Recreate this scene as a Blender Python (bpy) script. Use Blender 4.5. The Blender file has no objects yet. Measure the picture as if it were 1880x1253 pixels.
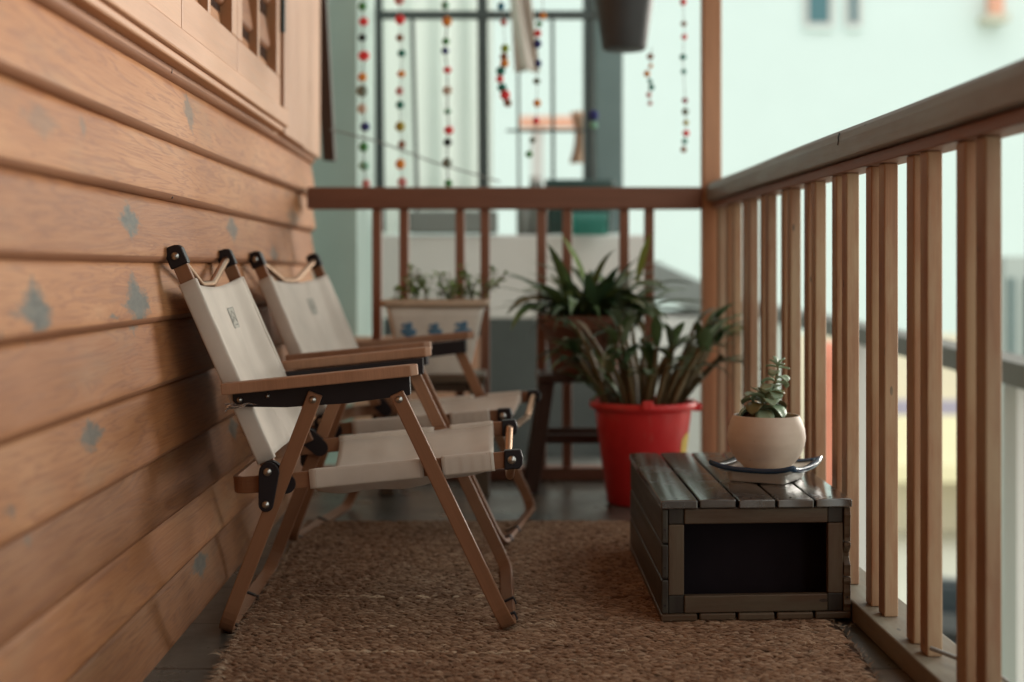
import bpy, math, random
import numpy as np
from mathutils import Vector, Matrix
random.seed(7); rng = np.random.default_rng(11)
C = bpy.context.scene.collection
R = math.radians
H = 0.66                      # camera height over the deck
F = 2611.0                    # focal length in pixels of the 1880 px wide photograph
PI = math.pi

# ---------------------------------------------------------------- camera
cam = bpy.data.cameras.new("camera"); camo = bpy.data.objects.new("camera", cam); C.objects.link(camo)
camo.location = (0, 0, H); camo.rotation_euler = (R(90), 0, 0)
cam.sensor_width = 36; cam.lens = 50; cam.shift_x = 0.0213; cam.shift_y = -0.070
cam.clip_start = 0.05; cam.clip_end = 500
cam.dof.use_dof = True; cam.dof.focus_distance = 2.62; cam.dof.aperture_fstop = 1.9
bpy.context.scene.camera = camo

# ---------------------------------------------------------------- sky and sun
SKY = 0.15; CLOUD = (12.9, 13.2, 12.3, 1); SUN = 4.0; EXPO = 0.12
world = bpy.data.worlds.new("World"); bpy.context.scene.world = world; world.use_nodes = True
wn = world.node_tree.nodes; wl = world.node_tree.links
bg = wn["Background"]; bg.inputs[1].default_value = SKY
sky = wn.new("ShaderNodeTexSky"); sky.sky_type = 'NISHITA'; sky.sun_disc = False
SUN_EL, SUN_AZ = R(6), R(45)          # azimuth measured from +Y towards +X
sky.sun_elevation = SUN_EL; sky.sun_rotation = SUN_AZ
mx = wn.new("ShaderNodeMixRGB"); mx.inputs[0].default_value = 0.85; mx.inputs[2].default_value = CLOUD
# overcast cloud layer: three times brighter overhead than at the horizon
tc = wn.new("ShaderNodeTexCoord"); sp = wn.new("ShaderNodeSeparateXYZ"); wl.new(tc.outputs['Generated'], sp.inputs[0])
ov = wn.new("ShaderNodeMath"); ov.operation = 'MULTIPLY_ADD'; ov.use_clamp = True; ov.inputs[1].default_value = .667; wl.new(sp.outputs[2], ov.inputs[0])
def wmath(op, a, b, c):      # and brighter in the open quarter behind the camera than over the roofs ahead
    nd = wn.new("ShaderNodeMath"); nd.operation = op
    for i, v in enumerate((a, b, c)):
        if isinstance(v, float): nd.inputs[i].default_value = v
        else: wl.new(v, nd.inputs[i])
    return nd.outputs[0]
wl.new(wmath('MAXIMUM', wmath('MULTIPLY_ADD', sp.outputs[0], .18, wmath('MULTIPLY_ADD', sp.outputs[1], -.36, .333)), .06, 0.0), ov.inputs[2])
cl = wn.new("ShaderNodeMixRGB"); cl.inputs[1].default_value = (0, 0, 0, 1); cl.inputs[2].default_value = CLOUD; wl.new(ov.outputs[0], cl.inputs[0]); wl.new(cl.outputs[0], mx.inputs[2])
wl.new(sky.outputs[0], mx.inputs[1]); wl.new(mx.outputs[0], bg.inputs[0])
sun = bpy.data.lights.new("sun", 'SUN'); sun.energy = SUN; sun.angle = R(24); sun.color = (1, .95, .86)
suno = bpy.data.objects.new("sun", sun); C.objects.link(suno)
sd = Vector((math.sin(SUN_AZ)*math.cos(SUN_EL), math.cos(SUN_AZ)*math.cos(SUN_EL), math.sin(SUN_EL)))
suno.rotation_euler = sd.to_track_quat('Z', 'Y').to_euler()
vs = bpy.context.scene.view_settings
vs.view_transform = 'Standard'; vs.look = 'None'; vs.gamma = 1; vs.exposure = EXPO; vs.use_curve_mapping = False

# ---------------------------------------------------------------- helpers
def W(px, py, Y):
    "point of the place at distance Y seen at pixel (px, py) of the photograph"
    return Vector(((px-900)*Y/F, Y, H-(py-495)*Y/F))
def lin(c):
    c = c/255.0
    return c/12.92 if c <= .04045 else ((c+.055)/1.055)**2.4
def S(r, g, b): return (lin(r), lin(g), lin(b), 1)

class MB:
    "collects shapes, then links them as one mesh object"
    def __init__(s): s.v = []; s.f = []; s.uv = []; s.sm = []; s.mi = []; s.cur = 0
    def add(s, verts, faces, uvs=None, smooth=False):
        o = len(s.v); s.v += [tuple(v) for v in verts]
        for k, f in enumerate(faces):
            s.f.append([o+i for i in f]); s.sm.append(smooth); s.mi.append(s.cur)
            s.uv.append(uvs[k] if uvs else [(0, 0)]*len(f))
    def box(s, a, b, M=None, seed=None):
        (x0, y0, z0), (x1, y1, z1) = a, b
        P = [(x, y, z) for x in (x0, x1) for y in (y0, y1) for z in (z0, z1)]
        fs = [(0, 1, 3, 2), (4, 6, 7, 5), (0, 4, 5, 1), (2, 3, 7, 6), (0, 2, 6, 4), (1, 5, 7, 3)]
        d = (abs(x1-x0), abs(y1-y0), abs(z1-z0)); L = d.index(max(d))
        ou, ov = random.random()*30, random.random()*30
        uvs = []
        for f in fs:
            ax = [i for i in range(3) if max(P[j][i] for j in f)-min(P[j][i] for j in f) > 1e-9]
            if len(ax) < 2: ax = [0, 1]
            if L in ax: o2 = [i for i in ax if i != L][0]; uvs.append([(P[j][L]+ou, P[j][o2]+ov+.37*o2) for j in f])
            else: uvs.append([(P[j][ax[0]]*.15+ou, P[j][ax[1]]+ov) for j in f])
        if M is not None: P = [M @ Vector(p) for p in P]
        s.add(P, fs, uvs); return s
    def bar(s, p, q, w, t, wdir, wend=None):
        "rectangular bar from p to q; w along wdir, t across"
        p, q, wd = Vector(p), Vector(q), Vector(wdir).normalized()
        return s.sweep([p, q], wd, w, t, wend=wend)
    def sweep(s, path, wd, w, t, closed=False, wend=None):
        path = [Vector(p) for p in path]; wd = Vector(wd).normalized(); n = len(path)
        V = []; U = []; L = 0; ou, ov = random.random()*30, random.random()*30
        for i, p in enumerate(path):
            a = path[max(i-1, 0)]; b = path[min(i+1, n-1)]
            tg = (b-a).normalized(); nr = wd.cross(tg).normalized()
            if i: L += (p-path[i-1]).length
            ww = w + ((wend-w)*i/(n-1) if wend is not None else 0)
            V += [p+wd*ww/2+nr*t/2, p-wd*ww/2+nr*t/2, p-wd*ww/2-nr*t/2, p+wd*ww/2-nr*t/2]; U.append(L+ou)
        fs = []; uvs = []
        vv = [ov, ov+w, ov+w+t, ov+2*w+t, ov+2*w+2*t]
        for i in range(n-1):
            for k in range(4):
                k2 = (k+1) % 4
                fs.append((4*i+k, 4*i+k2, 4*i+4+k2, 4*i+4+k))
                uvs.append([(U[i], vv[k]), (U[i], vv[k+1]), (U[i+1], vv[k+1]), (U[i+1], vv[k])])
        fs += [(3, 2, 1, 0), (4*n-4, 4*n-3, 4*n-2, 4*n-1)]
        uvs += [[(ou, ov), (ou, ov+w), (ou+.01, ov+w), (ou+.01, ov)]]*2
        s.add(V, fs, uvs); return s
    def tube(s, path, r, n=10, rend=None, cap=True):
        path = [Vector(p) for p in path]; m = len(path); V = []; fs = []; uvs = []; L = 0
        up = None
        for i, p in enumerate(path):
            tg = (path[min(i+1, m-1)]-path[max(i-1, 0)]).normalized()
            if up is None:
                up = Vector((0, 0, 1)) if abs(tg.z) < .9 else Vector((1, 0, 0))
            a = tg.cross(up).normalized(); b = a.cross(tg).normalized(); up = b
            rr = r if rend is None else r+(rend-r)*i/(m-1)
            if isinstance(r, (list, tuple)): rr = r[i]
            V += [p+a*rr*math.cos(2*PI*k/n)+b*rr*math.sin(2*PI*k/n) for k in range(n)]
        for i in range(m-1):
            for k in range(n):
                k2 = (k+1) % n
                fs.append((i*n+k, i*n+k2, (i+1)*n+k2, (i+1)*n+k)); uvs.append([(i*.05, k/n), (i*.05, (k+1)/n), (i*.05+.05, (k+1)/n), (i*.05+.05, k/n)])
        s.add(V, fs, uvs, True)
        if cap:
            s.add(V[:n], [list(range(n))[::-1]]); s.add(V[-n:], [list(range(n))])
        return s
    def lathe(s, prof, c=(0, 0, 0), n=48, axis=None, smooth=True, sx=1, sy=1):
        "profile [(r, z)] turned about z at c"
        M = axis if axis is not None else Matrix.Identity(3)
        V = []; fs = []; uvs = []
        for r, z in prof:
            V += [Vector(c)+M @ Vector((r*sx*math.cos(2*PI*k/n), r*sy*math.sin(2*PI*k/n), z)) for k in range(n)]
        for i in range(len(prof)-1):
            for k in range(n):
                k2 = (k+1) % n
                fs.append((i*n+k, i*n+k2, (i+1)*n+k2, (i+1)*n+k)); uvs.append([(k/n, i*.1), ((k+1)/n, i*.1), ((k+1)/n, i*.1+.1), (k/n, i*.1+.1)])
        s.add(V, fs, uvs, smooth)
        return s
    def sphere(s, c, r, n=14, m=9, sq=1.0):
        prof = [(max(r*math.sin(PI*i/m), 1e-5), -r*sq*math.cos(PI*i/m)) for i in range(m+1)]
        return s.lathe(prof, c, n)
    def prism(s, poly, axis, a, b):
        "closed polygon [(u, v)] pushed from a to b along axis"
        def P(u, v, w): return {'x': (w, u, v), 'y': (u, w, v), 'z': (u, v, w)}[axis]
        n = len(poly); V = [P(u, v, a) for u, v in poly]+[P(u, v, b) for u, v in poly]
        fs = [list(range(n))[::-1], list(range(n, 2*n))]
        ou = random.random()*20
        uvs = [[(V[i][0]+V[i][1]+ou, V[i][2]) for i in f] for f in fs]
        for i in range(n):
            j = (i+1) % n; fs.append((i, j, n+j, n+i)); L = math.hypot(poly[i][0]-poly[j][0], poly[i][1]-poly[j][1])
            uvs.append([(a+ou, i*.1), (a+ou, i*.1+L), (b+ou, i*.1+L), (b+ou, i*.1)])
        s.add(V, fs, uvs); return s
    def grid(s, fn, nu, nv, smooth=True, su=1, sv=1):
        V = [fn(i/nu, j/nv) for i in range(nu+1) for j in range(nv+1)]
        fs = []; uvs = []
        for i in range(nu):
            for j in range(nv):
                q = i*(nv+1)+j; fs.append((q, q+nv+1, q+nv+2, q+1))
                uvs.append([(i/nu*su, j/nv*sv), ((i+1)/nu*su, j/nv*sv), ((i+1)/nu*su, (j+1)/nv*sv), (i/nu*su, (j+1)/nv*sv)])
        s.add(V, fs, uvs, smooth); return s
    def build(s, name, mats, parent=None, bevel=0, solid=0, sub=0, recalc=True, loc=None):
        me = bpy.data.meshes.new(name); me.from_pydata(s.v, [], s.f)
        uvl = me.uv_layers.new(name="UVMap")
        uvl.data.foreach_set("uv", [c for f in s.uv for p in f for c in p])
        me.polygons.foreach_set("use_smooth", s.sm); me.polygons.foreach_set("material_index", s.mi)
        for m in (mats if isinstance(mats, (list, tuple)) else [mats]): me.materials.append(m)
        if recalc:
            import bmesh
            bm = bmesh.new(); bm.from_mesh(me); bmesh.ops.recalc_face_normals(bm, faces=bm.faces); bm.to_mesh(me); bm.free()
        me.update()
        o = bpy.data.objects.new(name, me); C.objects.link(o)
        if parent: o.parent = parent
        if loc: o.location = loc
        if solid: md = o.modifiers.new("solid", 'SOLIDIFY'); md.thickness = solid; md.offset = 0
        if sub: md = o.modifiers.new("sub", 'SUBSURF'); md.levels = sub; md.render_levels = sub
        if bevel: md = o.modifiers.new("bevel", 'BEVEL'); md.width = bevel; md.segments = 2; md.limit_method = 'ANGLE'; md.angle_limit = R(40)
        return o

def tag(o, label=None, cat=None, group=None, kind=None):
    if label: o["label"] = label
    if cat: o["category"] = cat
    if group: o["group"] = group
    if kind: o["kind"] = kind
    return o
def thing(name, label, cat, loc=(0, 0, 0), rz=0, group=None):
    o = bpy.data.objects.new(name, None); C.objects.link(o); o.location = loc; o.rotation_euler = (0, 0, rz)
    o.empty_display_size = .05
    return tag(o, label, cat, group)
def dup(o, parent=None):
    kids = list(o.children); c = o.copy(); C.objects.link(c)
    if parent: c.parent = parent
    for k in kids: dup(k, c)
    return c
def fillet(pts, r, n=6):
    pts = [Vector(p) for p in pts]; out = [pts[0]]
    for i in range(1, len(pts)-1):
        a, b, c = pts[i-1], pts[i], pts[i+1]
        u = (a-b).normalized(); v = (c-b).normalized()
        ang = u.angle(v); d = min(r/math.tan(ang/2), .49*(a-b).length, .49*(c-b).length)
        p, q = b+u*d, b+v*d
        for k in range(n+1):
            t = k/n; out.append(p*(1-t)**2+b*2*t*(1-t)+q*t*t)
    out.append(pts[-1]); return out

# ---------------------------------------------------------------- materials
class NT:
    def __init__(s, name):
        s.m = bpy.data.materials.new(name); s.m.use_nodes = True
        s.t = s.m.node_tree; s.n = s.t.nodes; s.b = s.n["Principled BSDF"]
    def new(s, typ, **kw):
        nd = s.n.new(typ)
        for k, v in kw.items(): setattr(nd, k, v)
        return nd
    def link(s, a, b): s.t.links.new(a, b)
    def put(s, sock, v):
        if isinstance(v, bpy.types.NodeSocket): s.link(v, sock)
        else: sock.default_value = v
    def math(s, op, a, b=0.0, c=None, clamp=False):
        nd = s.new("ShaderNodeMath", operation=op); nd.use_clamp = clamp
        s.put(nd.inputs[0], a); s.put(nd.inputs[1], b)
        if c is not None: s.put(nd.inputs[2], c)
        return nd.outputs[0]
    def ramp(s, fac, stops, interp='LINEAR'):
        nd = s.new("ShaderNodeValToRGB"); cr = nd.color_ramp; cr.interpolation = interp
        while len(cr.elements) < len(stops): cr.elements.new(.5)
        for e, (p, c) in zip(cr.elements, stops):
            e.position = p; e.color = c if len(c) == 4 else (*c, 1)
        s.link(fac, nd.inputs[0]); return nd.outputs[0]
    def mix(s, f, a, b, mode='MIX'):
        nd = s.new("ShaderNodeMixRGB", blend_type=mode)
        s.put(nd.inputs[0], f); s.put(nd.inputs[1], a); s.put(nd.inputs[2], b); return nd.outputs[0]
    def coord(s, which='Object'): return s.new("ShaderNodeTexCoord").outputs[which]
    def mapping(s, vec, scale=(1, 1, 1), loc=(0, 0, 0)):
        nd = s.new("ShaderNodeMapping"); nd.inputs['Scale'].default_value = scale; nd.inputs['Location'].default_value = loc
        s.link(vec, nd.inputs[0]); return nd.outputs[0]
    def noise(s, vec, scale=5, detail=4, rough=.5, dist=0, out=0):
        nd = s.new("ShaderNodeTexNoise"); nd.inputs['Scale'].default_value = scale; nd.inputs['Detail'].default_value = detail
        nd.inputs['Roughness'].default_value = rough; nd.inputs['Distortion'].default_value = dist
        s.link(vec, nd.inputs['Vector']); return nd.outputs[out]
    def bump(s, h, strength=.2, dist=.002):
        nd = s.new("ShaderNodeBump"); nd.inputs['Strength'].default_value = strength; nd.inputs['Distance'].default_value = dist
        s.link(h, nd.inputs['Height']); s.link(nd.outputs[0], s.b.inputs['Normal'])
    def rough(s, v): s.put(s.b.inputs['Roughness'], v)
    def col(s, v): s.put(s.b.inputs['Base Color'], v)
def sc(c, k): return tuple(min(1, x*k) for x in c[:3])+(1,)

def wood(name, c, rough=.5, contrast=.28, spec=.35, wear=None, fine=1.0, coat=0, specks=False):
    "varnished timber with its grain along U; c is its mean colour"
    t = NT(name); uv = t.coord('UV')
    g1 = t.noise(t.mapping(uv, (2.2, 45, 1)), 1, 5, .6, .6)
    g2 = t.noise(t.mapping(uv, (9, 420, 1)), 1, 3, .6)
    g3 = t.noise(t.mapping(uv, (1.1, 5, 1)), 1, 3, .5)
    a = t.ramp(g1, [(.3, sc(c, 1-contrast)), (.5, c), (.7, sc(c, 1+contrast*.7))])
    a = t.mix(.35*fine, a, t.ramp(g2, [(.35, sc(c, .55)), (.65, sc(c, 1.35))]))
    a = t.mix(.45, a, t.ramp(g3, [(.3, sc((c[0]*.9, c[1]*.75, c[2]*.62), .75)), (.7, sc((c[0], c[1]*1.12, c[2]*1.25), 1.15))]))
    if specks:
        sk = t.new("ShaderNodeTexVoronoi"); sk.inputs['Scale'].default_value = 1; t.link(t.mapping(uv, (14, 45, 1)), sk.inputs['Vector'])
        sx_ = t.new("ShaderNodeSeparateColor"); t.link(sk.outputs['Color'], sx_.inputs[0])
        a = t.mix(t.math('MULTIPLY', t.math('LESS_THAN', sk.outputs['Distance'], .13), t.math('GREATER_THAN', sx_.outputs[0], .80)), a, (.03, .018, .014, 1))
    if wear: # grey weathering in streaks
        g4 = t.noise(t.mapping(uv, (3, 14, 1), (3, 7, 0)), 1, 5, .65)
        a = t.mix(t.ramp(g4, [(.42, (0, 0, 0)), (.62, (.75, .75, .75))]), a, wear)
    orr = t.new('ShaderNodeObjectInfo').outputs['Random']
    a = t.mix(1.0, a, t.ramp(orr, [(0, (.80, .80, .82)), (.5, (1, .98, .95)), (1, (1.0, 1.0, 1.0))]), 'MULTIPLY')
    t.col(a); t.rough(t.math('MULTIPLY_ADD', g1, .25, rough-.12)); t.b.inputs['Specular IOR Level'].default_value = spec
    if coat: t.b.inputs['Coat Weight'].default_value = coat; t.b.inputs['Coat Roughness'].default_value = .25
    t.bump(g2, .18, .0012)
    return t.m
def plain(name, c, rough=.5, metal=0, spec=.5, var=.12, scale=20, bump=0, sss=0):
    t = NT(name); o = t.coord('Object')
    n = t.noise(o, scale, 5, .6); n2 = t.noise(o, scale*.22, 3)
    a = t.mix(t.ramp(n, [(.3, (0, 0, 0)), (.7, (1, 1, 1))]), sc(c, 1-var), sc(c, 1+var))
    a = t.mix(.4, a, t.ramp(n2, [(.3, sc(c, 1-var*1.5)), (.7, sc(c, 1+var*1.2))]))
    t.col(a); t.rough(t.math('MULTIPLY_ADD', n2, .2, rough-.1)); t.b.inputs['Metallic'].default_value = metal
    t.b.inputs['Specular IOR Level'].default_value = spec
    if bump: t.bump(n, bump, .002)
    return t.m
M = {}
M['chair_wood'] = wood('beech_brown', (.26, .125, .066, 1), .42, .16, fine=.5)
M['arm_wood'] = wood('oak_arm', (.39, .215, .13, 1), .5, .3, fine=.9)
M['rail_wood'] = wood('red_cedar', (.255, .112, .068, 1), .5, .25)
M['bal_wood'] = wood('baluster_wood', (.29, .15, .082, 1), .55, .36, wear=(.37, .27, .17, 1), specks=True)
M['sill_wood'] = wood('weathered_sill', (.20, .155, .11, 1), .55, .35, wear=(.24, .235, .19, 1), specks=True)
M['hand_wood'] = wood('weathered_handrail', (.19, .14, .105, 1), .42, .32, wear=(.22, .205, .175, 1), spec=.5, specks=True)
M['post_wood'] = wood('post_wood', (.47, .24, .135, 1), .55, .2)
M['sash_wood'] = wood('pine_sash', (.48, .245, .128, 1), .45, .14, fine=.6)
M['dark_wood'] = wood('dark_brown_wood', (.065, .032, .022, 1), .5, .3)
M['crate_side'] = wood('crate_walnut', (.105, .063, .037, 1), .45, .45, wear=(.135, .115, .08, 1), specks=True)
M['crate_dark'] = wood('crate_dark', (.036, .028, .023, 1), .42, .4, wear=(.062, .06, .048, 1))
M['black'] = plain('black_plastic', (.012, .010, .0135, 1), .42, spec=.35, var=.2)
M['opening_shade_black'] = plain('opening_shade_black', (.017, .0135, .0175, 1), .9, spec=.08, var=.15)  # near black, colour of the shade inside the crate opening
M['steel'] = plain('rivet_steel', (.5, .5, .48, 1), .3, metal=1)
M['brass'] = plain('brass_tube', (.55, .36, .24, 1), .33, metal=1, var=.08)
M['iron'] = plain('dark_iron', (.045, .06, .06, 1), .5)
M['cord'] = plain('cord', (.2, .2, .19, 1), .7)

# canvas
t = NT('canvas'); uv = t.coord('UV')
c0 = (.60, .55, .487, 1)
wv = t.math('MULTIPLY', t.math('SINE', t.math('MULTIPLY', t.new("ShaderNodeSeparateXYZ").outputs[0], 1)), 1)
n1 = t.noise(t.mapping(uv, (900, 60, 1)), 1, 2); n2 = t.noise(t.mapping(uv, (60, 900, 1)), 1, 2); n3 = t.noise(t.coord('Object'), 9, 4)
h = t.math('ADD', n1, n2)
t.col(t.mix(t.ramp(n3, [(.3, (0, 0, 0)), (.7, (1, 1, 1))]), sc(c0, .86), sc(c0, 1.05))); t.rough(.85)
t.b.inputs['Specular IOR Level'].default_value = .15; t.b.inputs['Sheen Weight'].default_value = .15
t.bump(h, .15, .0006)
M['canvas'] = t.m

# crate top: dark varnish, worn, catching the sky
t = NT('crate_top_varnish'); uv = t.coord('UV'); ob = t.coord('Object')
g = t.noise(t.mapping(uv, (4, 70, 1)), 1, 5, .6); w1 = t.noise(ob, 9, 6, .65); w2 = t.noise(t.mapping(uv, (14, 60, 1)), 1, 5, .7)
a = t.ramp(g, [(.3, (.022, .019, .017)), (.7, (.055, .045, .038))])
a = t.mix(t.ramp(w1, [(.52, (0, 0, 0)), (.72, (.7, .7, .7))]), a, (.085, .085, .072, 1))
t.col(a); t.rough(t.ramp(w1, [(.3, (.12,)*3), (.5, (.22,)*3), (.75, (.42,)*3)])); t.b.inputs['Specular IOR Level'].default_value = .8; t.b.inputs['Coat Weight'].default_value = .9; t.b.inputs['Coat Roughness'].default_value = .15; t.b.inputs['Coat IOR'].default_value = 1.7
t.bump(t.math('ADD', w2, w1), .06, .0015); M['crate_top'] = t.m

# ceramic of the small pot
t = NT('bisque_pot'); ob = t.coord('Object')
n1 = t.noise(ob, 14, 5, .6); n2 = t.noise(ob, 70, 3); n3 = t.noise(t.mapping(ob, (6, 6, 60)), 1, 3)
a = t.ramp(n1, [(.3, (.55, .43, .345)), (.7, (.66, .555, .465))])
a = t.mix(.25, a, t.ramp(n3, [(.35, (.52, .41, .325)), (.65, (.68, .57, .48))]))
a = t.mix(t.ramp(n2, [(.70, (0, 0, 0)), (.76, (.6, .6, .6))]), a, (.28, .15, .09, 1))
t.col(a); t.rough(.6); t.bump(n3, .1, .001); M['bisque'] = t.m

def glaze(name, c, rough=.18): return plain(name, c, rough, var=.06, scale=12)
M['plate_white'] = glaze('plate_glaze', (.78, .76, .70, 1)); M['plate_blue'] = glaze('blue_glaze', (.02, .055, .11, 1))
M['soil'] = plain('soil', (.03, .022, .018, 1), .95, var=.6, scale=120, bump=.8)
t = NT('red_plastic'); ob = t.coord('Object'); n1 = t.noise(ob, 7, 5, .65); n2 = t.noise(t.mapping(ob, (90, 90, 18)), 1, 4, .6)
a = t.mix(t.ramp(n1, [(.3, (0, 0, 0)), (.7, (1, 1, 1))]), (.66, .024, .03, 1), (.80, .042, .042, 1))
a = t.mix(t.ramp(n1, [(.56, (0, 0, 0)), (.72, (.30, .30, .30))]), a, (.42, .20, .14, 1)); a = t.mix(t.ramp(n2, [(.64, (0, 0, 0)), (.70, (.35, .35, .35))]), a, (.60, .22, .17, 1))
t.col(a); t.rough(t.math('MULTIPLY_ADD', n1, .4, .2)); t.bump(n1, .05, .002); M['red'] = t.m
M['yellow'] = plain('yellow_sticker', (.75, .5, .08, 1), .5)
M['terracotta'] = plain('terracotta', (.22, .095, .06, 1), .8, var=.2, scale=14)
M['grey_pot'] = plain('charcoal_pot', (.045, .05, .055, 1), .6, var=.15)
def leafm(name, c, c2, rough=.4):
    t = NT(name); g = t.new("ShaderNodeNewGeometry"); n = t.noise(t.coord('Object'), 25, 3)
    a = t.ramp(g.outputs['Random Per Island'], [(0, c), (.88, c2), (.93, (.16, .14, .035, 1)), (1, (.17, .10, .04, 1))]); a = t.mix(t.math('MULTIPLY', n, .5), a, sc(c, .6))
    t.col(a); t.rough(rough); t.b.inputs['Transmission Weight'].default_value = 0
    t.b.inputs['Subsurface Weight'].default_value = .0
    return t.m
M['leaf_dark'] = leafm('strap_leaf', (.035, .08, .04, 1), (.15, .24, .09, 1), .35)
M['leaf_bright'] = leafm('bright_leaf', (.14, .28, .04, 1), (.22, .34, .06, 1))
M['leaf_grey'] = leafm('grey_leaf', (.10, .15, .10, 1), (.18, .22, .13, 1))
M['cane'] = leafm('orchid_cane', (.13, .10, .045, 1), (.20, .14, .07, 1), .5)
M['leaf_succ'] = leafm('succulent_leaf', (.25, .37, .24, 1), (.38, .48, .33, 1), .45)
M['leaf_purple'] = leafm('withered_leaf', (.06, .035, .035, 1), (.10, .06, .05, 1), .6)
M['stem_succ'] = plain('succulent_stem', (.26, .2, .11, 1), .6)

# siding: painted pine with grey filled knots
SIDING = []
for (sname, tone, satur) in (('pine_siding_pale_lit', 1.12, 0), ('pine_siding', .90, .3), ('pine_siding_deep_shaded', .60, .5)):  # bleached and stained tones, with shade towards the floor put into the colour
  t = NT(sname); uv = t.coord('UV'); pos = t.new("ShaderNodeNewGeometry").outputs['Position']
  sx = t.new("ShaderNodeSeparateXYZ"); t.link(pos, sx.inputs[0]); py_, pz_ = sx.outputs[1], sx.outputs[2]
  wob = t.new("ShaderNodeSeparateXYZ"); t.link(t.noise(pos, 38, 4, .6, out=1), wob.inputs[0])
  KN = [(78, 570, 50, 100, 1), (262, 558, 40, 92, 1), (257, 408, 30, 58, 1), (440, 420, 18, 42, .8), (180, 800, 38, 52, .9), (431, 786, 16, 38, .8),
        (363, 207, 16, 64, .6), (100, 222, 60, 60, .28), (364, 1035, 24, 46, .9), (510, 468, 14, 30, .6), (212, 583, 16, 10, .8), (8, 630, 18, 36, .5),
        (20, 940, 14, 30, .5), (60, 992, 16, 26, .4), (545, 400, 20, 36, .35), (175, 232, 10, 40, .35), (40, 575, 36, 16, .35)]
  rag = t.math('MULTIPLY_ADD', t.noise(t.mapping(pos, (1, 45, 150)), 1, 4, .65), 1.7, -.85)
  kmask = None; warp = None
  for (kx, ky, kw, kh, st) in KN:
      xw = -.575; Yk = -xw*F/(900-kx); zk = H-(ky-495)*Yk/F; ry = kw/2*Yk*Yk/(F*.575); rz = kh/2*Yk/F
      dy = t.math('MULTIPLY', t.math('ADD', t.math('SUBTRACT', py_, Yk), t.math('MULTIPLY_ADD', wob.outputs[0], .05, -.025)), 1/ry)
      dz = t.math('MULTIPLY', t.math('ADD', t.math('SUBTRACT', pz_, zk), t.math('MULTIPLY_ADD', wob.outputs[1], .022, -.011)), 1/rz)
      ady, adz = t.math('ABSOLUTE', dy), t.math('ABSOLUTE', dz)
      d = t.math('ADD', t.math('POWER', ady, .92), t.math('POWER', adz, 1.05))
      m = t.math('MULTIPLY', t.math('SMOOTH_MIN', t.math('MAXIMUM', t.math('MULTIPLY_ADD', t.math('ADD', d, rag), -1.7, 2.35), 0.0), 1.0, .25), st)
      kmask = m if kmask is None else t.math('MAXIMUM', kmask, m)
      if st > .5:
          e = t.math('DIVIDE', .02*st, t.math('ADD', t.math('MULTIPLY', d, .5), 1.0))
          e = t.math('MULTIPLY', e, t.math('SIGN', dz))
          warp = e if warp is None else t.math('ADD', warp, e)
  us = t.new("ShaderNodeSeparateXYZ"); t.link(uv, us.inputs[0])
  gv = t.new("ShaderNodeCombineXYZ"); t.link(us.outputs[0], gv.inputs[0]); t.link(t.math('ADD', us.outputs[1], warp), gv.inputs[1])
  gv = gv.outputs[0]
  g1 = t.noise(t.mapping(gv, (1.6, 26, 1)), 1, 4, .55, 1.0)
  rings = t.math('FRACT', t.math('MULTIPLY', g1, 8.0)); rings = t.math('ABSOLUTE', t.math('MULTIPLY_ADD', rings, 2.0, -1.0))
  g2 = t.noise(t.mapping(gv, (8, 330, 1)), 1, 3, .6); g3 = t.noise(t.mapping(uv, (1.3, 6, 1)), 1, 4, .6); g4 = t.noise(t.mapping(uv, (3.0, 9, 1), (5, 2, 0)), 1, 4, .6)
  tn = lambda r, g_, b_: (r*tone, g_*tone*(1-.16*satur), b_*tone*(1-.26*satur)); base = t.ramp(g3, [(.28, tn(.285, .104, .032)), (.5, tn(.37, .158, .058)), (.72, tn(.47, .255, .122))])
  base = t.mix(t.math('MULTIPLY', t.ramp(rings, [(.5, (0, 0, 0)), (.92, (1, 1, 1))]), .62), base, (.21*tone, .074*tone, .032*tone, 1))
  base = t.mix(.2, base, t.ramp(g2, [(.35, (.24, .10, .05)), (.65, (.50, .29, .17))]))
  base = t.mix(t.ramp(g4, [(.55, (0, 0, 0)), (.75, (.4, .4, .4))]), base, (.25, .175, .11, 1))
  kcol = t.ramp(t.noise(t.mapping(pos, (30, 30, 80)), 1, 4, .6), [(.3, (.06, .07, .066)), (.55, (.10, .115, .105)), (.75, (.15, .13, .10))])
  halo = t.math('MULTIPLY', t.math('MINIMUM', t.math('MULTIPLY', kmask, 3.0), 1.0), .45)
  base = t.mix(t.math('MULTIPLY', kmask, .93), t.mix(halo, base, (.25, .14, .08, 1)), kcol)
  t.col(base); t.rough(t.math('MULTIPLY_ADD', g3, .2, .40)); t.b.inputs['Specular IOR Level'].default_value = .16
  t.bump(t.math('ADD', g2, t.math('MULTIPLY', rings, .4)), .14, .0012)
  SIDING.append(t.m)
M['siding_edge'] = wood('siding_edge', (.27, .115, .055, 1), .5, .3)

# coir
t = NT('coir'); gi = t.new("ShaderNodeNewGeometry"); po = gi.outputs['Position']
n = t.noise(po, 5, 4, .6); n5 = t.noise(po, 500, 2)
a = t.ramp(gi.outputs['Random Per Island'], [(0, (.11, .062, .040)), (.35, (.28, .172, .112)), (.75, (.42, .285, .19)), (1, (.64, .49, .36))])
a = t.mix(.35, a, t.ramp(n, [(.3, (.20, .112, .072)), (.7, (.42, .29, .19))]))
a = t.mix(t.math('MULTIPLY', n5, .3), a, (.07, .04, .025, 1))
t.col(a); t.rough(.8); t.b.inputs['Specular IOR Level'].default_value = .25; M['coir'] = t.m
M['coir_pale'] = plain('pale_coir', (.58, .46, .33, 1), .8, var=.3, scale=200)
M['coir_base'] = plain('coir_backing', (.06, .034, .022, 1), .9)

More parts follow.
